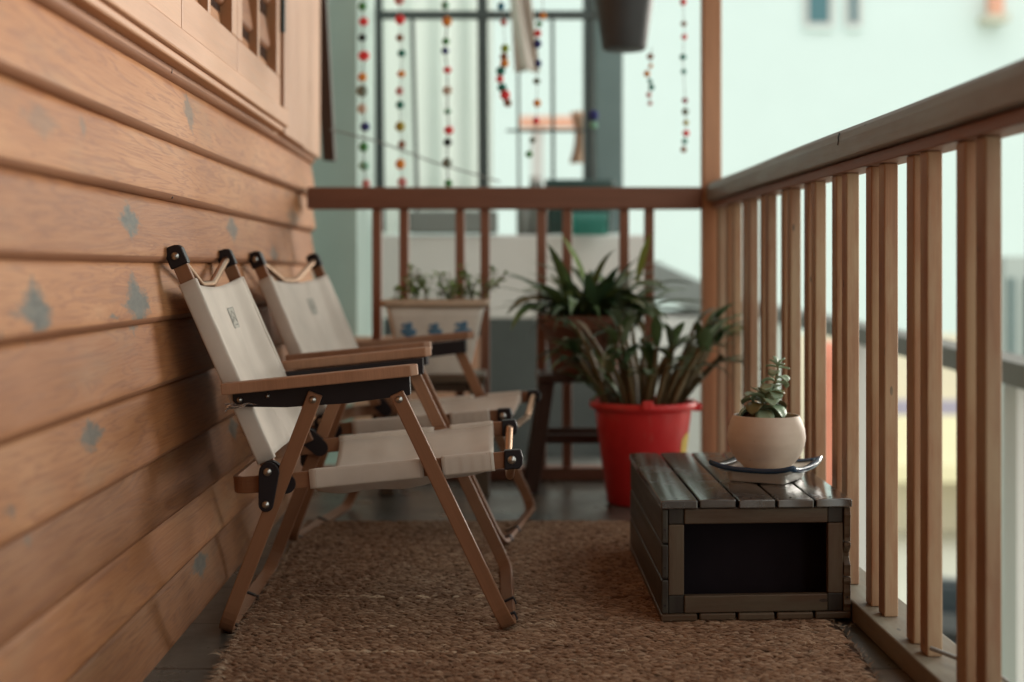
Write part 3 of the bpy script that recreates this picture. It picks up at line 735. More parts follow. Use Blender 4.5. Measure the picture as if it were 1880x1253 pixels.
# ---------------------------------------------------------------- crate
cr = thing('wooden_crate', 'dark old wooden crate with an open front, used as a table', 'crate', (.49, 2.65, RZ))
cx, cy, cz = .3164, 2.631, RZ; CW, CD, CH = .357, .67, .226
def CB(a, b): # box in crate coordinates (u across, v deep, w up), slightly racked
    m = MB(); m.box(a, b); 
    m.v = [(cx+u+.008*(v/CD), cy+v+.07*u, cz+w) for u, v, w in m.v]; return m
n = 5; sw = (CW-.004*4)/n
for i in range(n):
    u0 = i*(sw+.0045)-.001; f0 = -.006+random.uniform(-.003, .003); tp_ = CH+random.uniform(-.001, .0008)
    m = MB(); poly = [(u0, CH-.017), (u0+sw, CH-.017)]+[(u0+sw*(1-k/10), tp_-.0015*abs(2*k/10-1)**2.2) for k in range(11)]
    m.prism([(u, w) for u, w in poly], 'y', f0, CD+.004)
    m.v = [(cx+u+.008*(v/CD), cy+v+.07*u, cz+w) for u, v, w in m.v]
    m.uv = [[(q[1], q[0]) if len(p) > 4 else (q[0], q[1]+.013*k) for q in p] for k, p in enumerate(m.uv)]
    P(m.build('top_slat', M['crate_top'], bevel=.0022), cr)
    P(CB((u0, -.002+random.uniform(-.004, .004), .0), (u0+sw, CD, .0135)).build('bottom_slat', M['crate_side'], bevel=.003), cr)
for (u0, u1) in ((0, .0135), (CW-.0135, CW)):
    for k in range(3):
        hgt = (CH-.017-.0135)/3
        if u0 > .1:
            z0, z1 = .0138+k*hgt, .0138+(k+1)*hgt-.002; jag = [(-.001+random.uniform(-.002, .0015)+(.012 if (k == 1 and i_ in (5, 6)) else .006 if (k == 1 and i_ in (4, 7)) else 0), z0+(z1-z0)*i_/9) for i_ in range(10)]
            m = MB(); m.prism([(CD, z0)]+jag+[(CD, z1)], 'x', u0+.0005*k, u1-.0003*k)
            m.v = [(cx+u+.008*(v/CD), cy+v+.07*u, cz+w) for u, v, w in m.v]; P(m.build('side_board', M['crate_side'], bevel=.0012), cr); continue
        P(CB((u0+.0005*k, .0, .0138+k*hgt), (u1-.0003*k, CD, .0138+(k+1)*hgt-.002)).build('side_board', M['crate_dark'], bevel=.003), cr)
for (u, w) in ((.0068, .03), (.0068, .10), (.0068, .17), (CW-.0068, .04), (CW-.0068, .16)):
    P(CB((u-.0016, -.0006, w-.0016), (u+.0016, .003, w+.0016)).build('nail', M['black']), cr)
for u in (.03, .10, .17, .245, .32):
    for v in (.012, .33, .655): P(CB((u-.0018, v-.0018, CH-.004), (u+.0018, v+.0018, CH+.0003)).build('nail', M['black']), cr)
fz0, fz1 = .0137, CH-.0173
for (u0, u1) in ((.0138, .043), (CW-.043, CW-.0138)):
    P(CB((u0, .002, fz0+.034), (u1, .018, fz1-.030)).build('front_stile', M['crate_side'], bevel=.002), cr)
    P(CB((u0, .004, fz0), (u1, .019, fz0+.0335)).build('corner_block', M['crate_dark'], bevel=.002), cr)
    P(CB((u0, .004, fz1-.0295), (u1, .019, fz1)).build('corner_block', M['crate_dark'], bevel=.002), cr)
P(CB((.0435, .001, fz0+.001), (CW-.0435, .017, fz0+.033)).build('front_rail', M['crate_side'], bevel=.002), cr)
P(CB((.0435, .001, fz1-.029), (CW-.0435, .017, fz1-.001)).build('front_rail', M['crate_side'], bevel=.002), cr)
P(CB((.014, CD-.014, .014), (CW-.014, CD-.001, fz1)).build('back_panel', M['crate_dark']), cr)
P(CB((.0141, .075, .014), (CW-.0141, .083, fz1)).build('opening_shade_panel', M['opening_shade_black']), cr)  # black sheet standing in for the darkness inside the open front

# ---------------------------------------------------------------- plate, pot, succulent
PT = RZ+CH
pc = Vector((.560, 2.885, PT+.0)); th = R(-31)
plate = thing('square_plate', 'square white plate with dark blue rim, under the round pot', 'plate', tuple(pc), th)
def sq_ring(r, z, n=10, bow=0.0):
    out = []
    for sI in range(4):
        a = R(45+90*sI); b = R(45+90*(sI+1))
        for k in range(n):
            t_ = k/n; x = math.cos(a)*(1-t_)+math.cos(b)*t_; y = math.sin(a)*(1-t_)+math.sin(b)*t_
            e = abs(2*t_-1); out.append((x*r*math.sqrt(2), y*r*math.sqrt(2), z+bow*e**3))
    return out
def rings(mb, RS, close_first=True, close_last=True):
    n = len(RS[0]); V = [p for r_ in RS for p in r_]; fs = []
    for i in range(len(RS)-1):
        for k in range(n):
            k2 = (k+1) % n; fs.append((i*n+k, i*n+k2, (i+1)*n+k2, (i+1)*n+k))
    mb.add(V, fs, None, True)
    if close_first: mb.add(RS[0], [list(range(n))])
    if close_last: mb.add(RS[-1], [list(range(n))])
m = MB(); rings(m, [sq_ring(.054, .0), sq_ring(.058, .002), sq_ring(.060, .018), sq_ring(.070, .0215), sq_ring(.083, .026, bow=.010), sq_ring(.082, .0295, bow=.010), sq_ring(.068, .025), sq_ring(.05, .0235)])
m.build('dish', M['plate_white'], plate)
m = MB(); rings(m, [sq_ring(.070, .0232, bow=.004), sq_ring(.0868, .0235, bow=.0105), sq_ring(.0885, .0285, bow=.011), sq_ring(.0868, .0330, bow=.0112), sq_ring(.074, .0295, bow=.0080)], False, False); m.build('rim', M['plate_blue'], plate, solid=.0008)
pot = thing('potted_succulent', 'small round cream clay pot holding a leggy green succulent', 'potted plant', (pc.x, pc.y, PT+.0245))
prof = [(.0001, 0), (.040, 0), (.047, .003), (.058, .013), (.069, .028), (.0765, .047), (.0785, .062), (.0765, .080), (.0715, .094), (.0665, .1045), (.0655, .1065), (.0635, .1065), (.0628, .104), (.066, .092), (.068, .085)]
MB().lathe(prof, (0, 0, 0), 64).build('pot', M['bisque'], pot)
MB().lathe([(.067, .088), (.05, .091), (.02, .093), (.0001, .0935)], (0, 0, 0), 32).build('soil', M['soil'], pot)
def spoon(mb, base, az, el, L, wd, curl, n=8, cup=.25, thick=.0016):
    "fleshy spoon shaped leaf"
    h = Vector((math.cos(az), math.sin(az), 0)); side = Vector((-math.sin(az), math.cos(az), 0)); p = Vector(base); V = []; cols = 5
    Vb = []
    for i in range(n+1):
        u = i/n; e = el-curl*u
        d = h*math.cos(e)+Vector((0, 0, 1))*math.sin(e); nn = -h*math.sin(e)+Vector((0, 0, 1))*math.cos(e)
        if i: p = p+d*L/n
        ww = wd*(.22+.78*math.sin(PI*min(.5*u/.68, .5)) if u < .68 else math.sqrt(max(1-((u-.68)/.32)**2, .02)))
        for k in range(cols):
            c = k/(cols-1)*2-1
            V.append(p+side*c*ww+nn*(cup*ww*c*c+thick*(1-c*c)))
            Vb.append(p+side*c*ww*.98+nn*(cup*ww*c*c-thick*1.2*(1-c*c)-.0004))
    fs = []; N = len(V)
    for i in range(n):
        for k in range(cols-1):
            q = i*cols+k; fs.append((q, q+1, q+cols+1, q+cols)); fs.append((N+q, N+q+cols, N+q+cols+1, N+q+1))
        fs.append((i*cols, i*cols+cols, N+i*cols+cols, N+i*cols)); q = i*cols+cols-1; fs.append((q, N+q, N+q+cols, q+cols))
    fs.append([N-cols+k for k in range(cols)]+[2*N-1-k for k in range(cols)])
    mb.add(V+Vb, fs, None, True)
sl = MB(); spts = [(-.008, 0, .09), (-.008, 0, .118), (-.002, .0, .14), (.010, 0, .158), (.019, 0, .175), (.024, 0, .196), (.022, 0, .214)]
MB().tube(fillet(spts, .02, 3), .004, 8, rend=.002).build('stem', M['stem_succ'], pot)
def sat(z):
    for a, b in zip(spts, spts[1:]):
        if a[2] <= z <= b[2]: t_ = (z-a[2])/(b[2]-a[2]); return (a[0]+(b[0]-a[0])*t_, 0, z)
    return spts[-1]
az = 0.0
for k in range(16):      # big drooping rosette
    az += 2.39996+random.uniform(-.15, .15); z = .112+.0021*k
    spoon(sl, sat(z), az, .50+.05*k-.1*random.random(), .064-.0014*k, .0195-.0003*k, 2.2-.07*k, cup=.3)
for k in range(9):
    az += 2.39996+random.uniform(-.25, .25); z = .146+.0056*k
    spoon(sl, sat(z), az, .85, .041-.0014*k, .0150-.0004*k, 2.4-.10*k, cup=.3)
for k in range(7):
    az += 2.39996; z = .203+.0014*k
    spoon(sl, sat(z), az, .15+.16*k, .027-.0015*k, .0072-.0003*k, .5, cup=.25)
sl.build('foliage', M['leaf_succ'], pot)
dl = MB()
for a_ in (2.6, 3.0, 3.4, 3.9): spoon(dl, (-.008, 0, .112), a_, .1, .052, .011, 1.0, cup=.6)
dl.build('withered_leaves', M['leaf_purple'], pot)

# ---------------------------------------------------------------- strap leaved plants
def strap(mb, base, az, el, L, w, droop, n=9, fold=.25, tipw=.15, twist=0):
    h = Vector((math.cos(az), math.sin(az), 0)); s0 = Vector((-math.sin(az), math.cos(az), 0)); p = Vector(base); V = []
    for i in range(n+1):
        u = i/n; e = el-droop*u**1.4
        d = h*math.cos(e)+Vector((0, 0, 1))*math.sin(e); nn = -h*math.sin(e)+Vector((0, 0, 1))*math.cos(e)
        side = s0*math.cos(twist*u)+nn*math.sin(twist*u)
        if i: p = p+d*L/n
        ww = w*(.45+.55*min(u*3, 1))*(1 if u < .55 else max(1-((u-.55)/.45)**1.7, .03))
        V += [p-side*ww, p-nn*ww*fold, p+side*ww]
    fs = []
    for i in range(n): q = 3*i; fs += [(q, q+1, q+4, q+3), (q+1, q+2, q+5, q+4)]
    mb.add(V, fs, None, True); return p
# red bucket with orchid canes
bx, by = .432, 4.02
bk = thing('potted_orchid', 'bright red plastic bucket full of thick orchid canes behind the crate', 'potted plant', (bx, by, 0))
MB().lathe([(.0001, .002), (.098, .002), (.102, .006), (.136, .262), (.138, .268), (.150, .270), (.152, .284), (.149, .290), (.141, .289), (.134, .262), (.120, .20)], (0, 0, 0), 56).build('bucket', M['red'], bk)
for (la, lb2) in (((.135, -.035, .262), (.162, .03, .286)), ((-.02, -.162, .275), (.012, -.146, .302))): MB().box(la, lb2).build('handle_lug', M['red'], bk, bevel=.006) 
stk = MB(); 
def sticker(u, v): a = R(-38+26*u); z = .12+.085*v*(.8+.2*math.sin(3*u)); r_ = .1022+(.136-.102)*(z-.006)/.256+.0012; return Vector((r_*math.cos(a), r_*math.sin(a), z))
stk.grid(sticker, 6, 3); stk.build('sticker', M['yellow'], bk)
MB().lathe([(.1325, .262), (.06, .268), (.0001, .27)], (0, 0, 0), 30).build('soil', M['soil'], bk)
cn = MB(); lf = MB(); lg_ = MB()
for k in range(46):
    a_ = random.uniform(0, 2*PI); r_ = .11*math.sqrt(random.random()); b0 = Vector((r_*math.cos(a_), r_*math.sin(a_), .262))
    tilt = random.uniform(.05, .30)+r_*2.3; L = random.uniform(.13, .27)
    d = Vector((math.cos(a_)*tilt, math.sin(a_)*tilt, 1)).normalized(); bend = Vector((math.cos(a_), math.sin(a_), -.25))*random.uniform(.0, .05)
    pts = [b0, b0+d*L*.35, b0+d*L*.7+bend*.4, b0+d*L+bend]; cn.tube(pts, [.005, .0085, .008, .005], 7)
    q = pts[-1]
    for j in range(random.choice((2, 3, 3))):
        strap(lf if random.random() < .72 else lg_, pts[-1]-d*.02*j, a_+random.uniform(-1.3, 1.3), random.uniform(.3, 1.3), random.uniform(.08, .15), random.uniform(.010, .018), random.uniform(.4, 1.6), 7)
for (a_, L, el) in ((.05, .20, .75), (.2, .17, .6), (-.1, .15, .9), (-.25, .2, .45)):      # thick grey leaves on the right
    b0 = Vector((.09, -.03, .268)); e = b0+Vector((.13, 0, .15))
    cn.tube([b0, b0+Vector((.05, -.01, .07)), e], [.006, .009, .008], 7); strap(lg_, e-Vector((.02, 0, .02)), a_*2, el*.6, L*.75, .017, .9, 8, tipw=.3)
for k in range(9): # outward low leaves on the left
    a_ = PI+random.uniform(-.9, .9); strap(lf, (-.08+random.uniform(-.02, .04), random.uniform(-.08, .06), .28), a_, random.uniform(.6, 1.2), random.uniform(.16, .26), .011, random.uniform(.6, 1.5), 9)
cn.build('canes', M['cane'], bk); lf.build('leaves', M['leaf_olive'] if 'leaf_olive' in M else M['leaf_dark'], bk); lg_.build('pale_leaves', M['leaf_grey'], bk)

def stool(name, label, cx_, cy_, top, w, splay, mat, stretch):
    s = thing(name, label, 'stool', (cx_, cy_, 0))
    MB().box((-w/2, -w/2*.85, top-.024), (w/2, w/2*.85, top)).build('seat', mat, s, bevel=.005)
    for a_ in (-1, 1):
        for b_ in (-1, 1):
            MB().bar((a_*(w/2-.03), b_*(w/2*.85-.025), top-.025), (a_*(w/2-.03+splay), b_*(w/2*.85-.025+splay*.3), .001), .042, .03, (1, 0, 0)).build('leg', mat, s, bevel=.003)
    for b_ in (-1, 1):
        f = (top-stretch)/top; xw = w/2-.03+splay*f
        MB().bar((-xw+.012, b_*(w/2*.85-.03+splay*.3*f), stretch), (xw-.012, b_*(w/2*.85-.03+splay*.3*f), stretch), .026, .014, (0, 0, 1)).build('stretcher', mat, s)
    return s
stool('wooden_stool', 'dark wooden stool with splayed legs under the terracotta pot', .275, 4.29, .350, .27, .05, M['dark_wood'], .16)
tp = thing('potted_strap_plant', 'terracotta pot with long arching dark green leaves on the dark stool', 'potted plant', (.285, 4.29, .350))
MB().lathe([(.0001, .0), (.095, 0), (.098, .004), (.122, .13), (.133, .132), (.135, .172), (.124, .174), (.118, .15), (.11, .14)], (0, 0, 0), 48).build('pot', M['terracotta'], tp)
MB().lathe([(.114, .15), (.0001, .155)], (0, 0, 0), 30).build('soil', M['soil'], tp)
ld = MB(); lb_ = MB()
for k in range(120):
    a_ = random.uniform(0, 2*PI); r_ = .07*random.random()
    strap(ld, (r_*math.cos(a_)+random.uniform(-.02, .05), r_*math.sin(a_), .15), a_+random.uniform(-.3, .3), random.uniform(.5, 1.5), random.uniform(.13, .31), random.uniform(.010, .020), random.uniform(.6, 2.0), 10, twist=random.uniform(-.8, .8))
for (ppx, ppy, a_, el, L, dr) in ((1080, 530, 2.5, 1.2, .19, .35), (1170, 520, .9, 1.25, .17, .3), (1050, 545, 2.9, .8, .16, .7), (1195, 560, .2, .9, .14, 1.2), (1120, 540, 2.0, .9, .15, 1.1), (1160, 560, -.4, .9, .16, 1.4)):
    b0 = W(ppx, ppy, 4.29)-Vector((.285, 4.29, .350)); strap(lb_, b0, a_, el, L, .014, dr, 9)
for (a_, el, L, dr) in ((3.05, .55, .36, .55), (3.3, .40, .34, .75), (2.9, .8, .36, .9), (.1, .5, .40, .9), (-.1, .4, .32, .9), (.35, .7, .36, 1.0)):
    strap(ld, (0, -.02, .16), a_, el, L, .010, dr, 10)
ld.build('leaves', M['leaf_dark'], tp); lb_.build('bright_leaves', M['leaf_bright'], tp)

# ---------------------------------------------------------------- blue and white planter
px0 = (800-900)*4.22/F
stool('plant_stand', 'low brown wooden stand carrying the rectangular blue flowered planter', px0, 4.26, .352, .30, .02, M['crate_side'], .315)
pl = thing('ceramic_planter', 'cream rectangular planter painted with blue flowers beside the end railing', 'planter', (px0, 4.26, .352))
def rrect(hx, hy, r, z, n=4):
    out = []
    for (sx_, sy_, a0) in ((1, 1, 0), (-1, 1, 90), (-1, -1, 180), (1, -1, 270)):
        for k in range(n+1): an = R(a0+90*k/n); out.append((sx_*(hx-r)+r*math.cos(an), sy_*(hy-r)+r*math.sin(an), z))
    return out
m = MB(); rings(m, [rrect(.098, .060, .015, .0), rrect(.123, .076, .018, .10), rrect(.139, .087, .02, .170), rrect(.145, .092, .02, .192), rrect(.140, .087, .02, .194), rrect(.13, .078, .02, .18)], True, False); m.build('tub', M['tub'] if 'tub' in M else plain('cream_glaze', (.80, .76, .68, 1), .35, var=.12), pl)
m = MB(); rings(m, [rrect(.143, .09, .02, .193), rrect(.160, .107, .022, .200), rrect(.162, .109, .022, .216), rrect(.150, .097, .02, .218), rrect(.138, .085, .02, .200)], False, False); m.build('rim', plain('ochre_glaze', (.52, .40, .29, 1), .5, var=.15), pl)
m = MB(); rings(m, [rrect(.139, .086, .02, .198)], True, False); m.build('soil', M['soil'], pl)
fmat = plain('cobalt', (.09, .21, .33, 1), .35)
for (cx_, sc_) in ((-.078, 1), (.0, .9), (.082, 1.15)):
    fm_ = MB()
    for (du, dv, rr_) in ((0, 0, .012), (-.014, -.006, .009), (.014, -.008, .01), (.004, .014, .008), (-.008, .012, .006), (.0, -.016, .012), (-.016, .012, .005)):
        z = .132+dv*sc_; y = -(.078+.009*(z-.1)/.07)-.0012
        fm_.lathe([(.0001, .001), (rr_*sc_*.8, .0008), (rr_*sc_, 0)], (cx_+du*sc_, y, z), 10, Matrix.Rotation(R(90), 3, 'X'))
    fm_.build('painted_flower', fmat, pl)
sh = MB(); sm_ = MB()
for k in range(40):
    b0 = Vector((random.uniform(-.12, .13), random.uniform(-.06, .06), .2)); L = random.uniform(.05, .12) 
    if k > 35: b0 = Vector((.13, random.uniform(-.04, .04), .2)); L = .12
    d = Vector((random.uniform(-.4, .4)+(.7 if k > 35 else 0), random.uniform(-.4, .4), 1)).normalized(); e = b0+d*L
    sm_.tube([b0, b0+d*L*.5+Vector((random.uniform(-.01, .01), 0, 0)), e], .0013, 5)
    for j in range(9):
        q = b0+d*L*random.uniform(.35, 1.05); strap(sh, q, random.uniform(0, 2*PI), random.uniform(-.2, 1.1), random.uniform(.015, .032), .0065, .8, 4)
sm_.build('stems', M['cane'], pl); sh.build('leaves', M['leaf_bright'], pl)

# ---------------------------------------------------------------- hanging things at the far opening
hp = thing('hanging_pot', 'charcoal plastic pot hanging from the roof at the far end', 'hanging pot', ((1146-900)*4.62/F, 4.62, 1.372))
MB().lathe([(.0001, 0), (.066, 0), (.072, .006), (.094, .15), (.104, .27), (.112, .272), (.112, .29), (.098, .288), (.09, .24)], (0, 0, 0), 40).build('pot', M['grey_pot'], hp)
MB().lathe([(.096, .27), (.0001, .275)], (0, 0, 0), 20).build('soil', M['soil'], hp)
w_ = MB()
for k in range(3): w_.tube([(.108*math.cos(2.1*k+.4), .108*math.sin(2.1*k+.4), .285), (0, 0, .80), (0, 0, .948)], .0015, 5)
w_.build('hanger', M['cord'], hp)
BC = {'g': (.08, .28, .10), 'r': (.80, .07, .08), 'k': (.018, .026, .026), 'o': (.75, .29, .06), 'y': (.2, .24, .2), 'w': (.6, .5, .42), 'n': (.04, .05, .2), 't': (.03, .2, .16),
      'm': (.22, .45, .34), 'p': (.62, .26, .26), 'l': (.28, .4, .05), 'b': (.30, .15, .1), 'u': (.03, .18, .3), 'v': (.4, .33, .05), 'd': (.30, .03, .06)}
BM = {k: plain('felt_'+k, (*c, 1), .95, var=.12, scale=120) for k, c in BC.items()}
nm = dict(g='green', r='red', k='black', o='orange', y='grey', w='white', n='navy', t='teal', m='mint', p='pink', l='lime', b='brown', u='blue', v='olive', d='maroon')
GA = [(667, .95, [(12, 'g', 0), (40, 'r', 0), (70, 'k', 0), (103, 'r', 0), (142, 'o', 0), (168, 'y', 0), (200, 'w', 0), (233, 'n', 2), (270, 'g', 2), (305, 'm', 3), (338, 'p', 4)], 'leftmost of the felt ball garlands, beside the grey wall'),
      (735, .85, [(1, 'p', 0), (36, 'r', 0), (70, 'b', 0), (98, 't', 0), (136, 'o', 0), (168, 'p', 0), (193, 't', 0), (233, 'v', 0), (266, 'b', 1), (302, 'o', 2), (335, 'p', 3)], 'second felt ball garland from the grey wall, red ball near its top'),
      (820, .85, [(10, 'm', -4), (40, 'o', 0), (76, 'g', -3), (94, 'n', -3), (129, 'r', 0), (167, 'w', 0), (205, 'm', 0), (240, 'r', 2), (262, 'k', 1), (300, 'y', 3), (337, 'g', 3)], 'third felt ball garland from the grey wall, orange ball at its top'),
      (923, .85, [(12, 'u', -5), (42, 'p', 0), (90, 'l', 5), (104, 'b', 2), (117, 'o', 3), (131, 't', -4), (146, 'r', -5), (161, 't', -2), (175, 'r', 5), (190, 'b', 7)], 'short crooked felt ball garland, blue ball on top and lime green below'),
      (988, .72, [(30, 'o', 8), (45, 'g', 3), (62, 'r', 0), (81, 'n', 0), (117, 'n', 0), (150, 'y', -1), (190, 'o', -4), (222, 'r', -5), (258, 'y', -12), (284, 'g', -18)], 'felt ball garland left of the hanging pot, two navy balls, green end ball'),
      (1090, .95, [(212, 'n', 0), (230, 'm', 2)], 'thin string with just a navy and a mint felt ball'),
      (1192, .55, [(104, 'b', 2), (122, 'o', 2), (136, 'o', -3), (150, 't', 0), (161, 't', 3), (175, 'p', 0), (190, 'p', 0)], 'short twisted garland dangling under the hanging pot'),
      (1257, .6, [(4, 'r', -1), (44, 'b', -2), (68, 'r', 1), (105, 't', -1), (132, 't', -1), (185, 'd', 2), (206, 'y', 1), (226, 'v', 2), (245, 'r', 3), (260, 't', 0), (275, 'b', 0)], 'felt ball garland nearest the corner post, small dark balls over the pale building')]
for (gx, gs, beads, lab) in GA:
    Yg = 4.64; p0 = W(gx, 0, Yg)
    if gx == 1192: top = 1.371; Yg = 4.56
    else: top = 2.319
    ga = thing('ball_garland', lab, 'garland', (p0.x, Yg, top), 0, 'felt ball garlands hanging at the far opening')
    st = [Vector((0, 0, 0))]
    for (y_, c, dx) in beads:
        q = W(gx+dx+random.uniform(-2.2, 2.2), y_, Yg)-Vector((p0.x, Yg+random.uniform(-.006, .006), top)); st.append(q)
    if len(beads) == 2: st.append(W(gx+2, 335, Yg)-Vector((p0.x, Yg, top)))
    MB().tube(st, .0028 if gx == 820 else .0012, 5).build('string', M['iron'] if gx == 820 else M['cord'], ga)
    for (y_, c, dx), q in zip(beads, st[1:]):
        MB().sphere(q,   .0168*gs*random.uniform(.8, 1.2), sq=random.uniform(.85, 1.1)).build('felt_ball', BM[c], ga)

# ---------------------------------------------------------------- neighbour's house beyond the end railing
gw = MB().box((-2.4, 5.2, -3), ((655-900)*5.2/F, 7.2, 2.9)).build('neighbour_wall', M['grey_render']); tag(gw, 'plain blue grey rendered wall just beyond the far railing', 'wall')
Yp = 6.0
def wp(px, py, Y=Yp): return W(px, py, Y)
pa = MB(); a, b = wp(650, 432), wp(1192, 585); pa.box((a.x, Yp, b.z), (b.x, Yp+.14, a.z)).build('white_parapet', M['white_wall'], bevel=.01)
tag(bpy.data.objects['white_parapet'], 'white parapet wall of the neighbouring balcony behind the end railing', 'wall')
lw = MB().box((-.62, Yp+.5, -3), (.62, Yp+.7, .44)); lw.build('shade_wall', M['shade_grey']); tag(bpy.data.objects['shade_wall'], 'dark grey wall standing in for the shade below the white parapet', 'wall')  # dark sheet put in for the shaded recess under the parapet
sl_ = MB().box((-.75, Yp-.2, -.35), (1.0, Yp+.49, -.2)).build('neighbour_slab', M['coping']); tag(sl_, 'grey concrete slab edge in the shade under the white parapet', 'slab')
pw = MB(); a, b = W(648, 620, 5.12), W(880, 800, 5.12); pw.box((a.x, 5.14, b.z), (b.x, 5.2, a.z)); pw.v = [(x, y-.0, z) for x, y, z in pw.v]
pw.build('peach_panel', M['peach']); tag(bpy.data.objects['peach_panel'], 'low peach coloured panel showing behind the planter', 'panel')
tg = MB(); a, b = wp(750, 388), wp(914, 426); tg.box((a.x, Yp-.02, b.z-.006), (b.x, Yp+.15, a.z)).build('metal_trough', M['roofing'], bevel=.01); tag(bpy.data.objects['metal_trough'], 'grey trough lying on the white parapet', 'trough')
# iron frame
fr_ = thing('iron_frame', 'dark iron grille frame of the neighbouring balcony behind the garlands', 'grille', (0, Yp+.05, .81))
for (x0, x1, y0, y1, wdt) in ((650, 1100, 25, 25, 13),):
    a, b = wp(x0, y0), wp(x1, y1); P(MB().box((a.x, Yp+.03, a.z-.015), (b.x, Yp+.07, a.z+.017)).build('bar', M['iron']), fr_)
for (xa, xb, wpx, ya) in ((688, 697, 17, -260), (756, 766, 7, 34), (884, 888, 19, -260), (951, 954, 5, 34), (1015, 1017, 6, 34), (1088, 1088, 9, -260)):
    a, b = wp(xa, ya), wp(xb, 426); a.y = b.y = Yp+.05
    P(MB().bar(a, b, wpx*Yp/F, .03, (1, 0, 0)).build('bar', M['iron']), fr_)
a, b = wp(930, 238), wp(1085, 238); P(MB().box((a.x, Yp+.045, a.z-.006), (b.x, Yp+.06, a.z+.004)).build('bar', M['iron']), fr_)
# curtains
def curtain(name, lab, x0, x1, y0, y1, Y, mat, folds=9, amp=.02, cat='curtain'):
    a, b = W(x0, y0, Y), W(x1, y1, Y); m = MB()
    m.grid(lambda u, v: Vector((a.x+(b.x-a.x)*u, Y+amp*math.sin(u*folds*2*PI)+amp*.5*math.sin(u*folds*4.3+2*v), b.z+(a.z-b.z)*v)), folds*10, 6)
    o = m.build(name, mat, solid=.004); tag(o, lab, cat); return o
curtain('white_curtain', 'pale translucent curtain behind the iron frame on the left', 640, 905, -260, 430, 6.45, M['curtain'], 5, .012)
for (sx0, sx1) in ((655, 672), (770, 800), (905, 935)):
    a, b = W(sx0, -250, 6.38), W(sx1, 430, 6.38)
m = MB()
for (u, x) in ((0, 0),):
    def clo(u, v):
        c = W(968-14*v+ (1-v)*0, 132-150*v, 5.75); return c+Vector(((u-.5)*(.10-.02*v), .03*math.sin(u*9+2*v), 0))
m.grid(clo, 16, 12); m.build('beige_cloth', M['cloth'], solid=.004); tag(bpy.data.objects['beige_cloth'], 'beige cloth draped over the iron frame', 'cloth')
cl_ = MB(); a, b = wp(1092, 60, 6.2), wp(1145, 342, 6.2); cl_.box((a.x, 6.2, .82), (b.x, 6.5, 2.9)); cl_.build('grey_column', M['col_grey'], bevel=.01); tag(bpy.data.objects['grey_column'], 'blue grey column behind the hanging pot', 'column')
dk = MB(); a, b = wp(1074, 160, 6.25), wp(1093, 342, 6.25); dk.box((a.x, 6.28, .82), (b.x-.004, 6.4, 2.9)).build('dark_post', M['iron']); tag(bpy.data.objects['dark_post'], 'dark post standing against the left of the blue grey column', 'post')
bxm = MB(); a, b = wp(1002, 296), wp(1128, 432); 
bx_ = thing('plant_trough', 'dark green plant box standing on the white parapet', 'plant box', ((a.x+b.x)/2, Yp+.07, .81))
hw = (b.x-a.x)/2; rings(bxm, [rrect(hw*.9, .06, .01, .0), rrect(hw*.97, .068, .012, .20), rrect(hw, .072, .012, .205), rrect(hw, .072, .012, .23), rrect(hw*.93, .06, .01, .23), rrect(hw*.9, .056, .01, .19)], True, True)
bxm.build('box', plain('dark_green', (.02, .05, .045, 1), .5), bx_)
bs = MB(); a, b = wp(1050, 392, 5.86), wp(1116, 432, 5.86)
tb = thing('teal_basket', 'teal green plastic basket hooked on the white parapet', 'basket', ((a.x+b.x)/2, 5.90, b.z))
hw = (b.x-a.x)/2; hh = a.z-b.z
rings(bs, [rrect(hw*.9, .05, .012, 0), rrect(hw, .06, .012, hh), rrect(hw*.97, .055, .012, hh), rrect(hw*.87, .046, .012, .006)], True, True); bs.build('body', M['teal_plastic'], tb)
for k in range(6):
    x = -hw*.9+hw*1.8*k/5; MB().box((x-.003, -.066, .0), (x+.003, -.058, hh)).build('rib', M['teal_plastic'], tb)
for i_, (jx, jr, jh) in enumerate(((962, .030, .07), (984, .028, .12), (1004, .022, .05))):
    q = wp(jx, 430); jar = thing('metal_jar', ['short grey jar on the parapet, leftmost of three', 'taller grey jar between two short jars on the parapet', 'smallest grey jar next to the dark plant box'][i_], 'jar', (q.x, Yp+.05, .807), 0, 'jars on the parapet')
    MB().lathe([(.0001, 0), (jr, 0), (jr*1.04, jh*1.7), (jr*.8, jh*1.9)], (0, 0, 0), 18).build('body', M['roofing'], jar); MB().lathe([(jr*.85, jh*1.88), (jr*.85, jh*2.1), (.0001, jh*2.12)], (0, 0, 0), 18).build('lid', M['white_wall'], jar)
pk = MB(); pk.grid(lambda u, v: W(1046+30*u+10*math.sin(3*v), 300-95*v, 6.7)+Vector((0, .03*math.sin(9*u), 0)), 14, 8); pk.build('pink_cloth', M['peach'], solid=.004); tag(bpy.data.objects['pink_cloth'], 'pale pink cloth hanging beside the dark post', 'cloth')

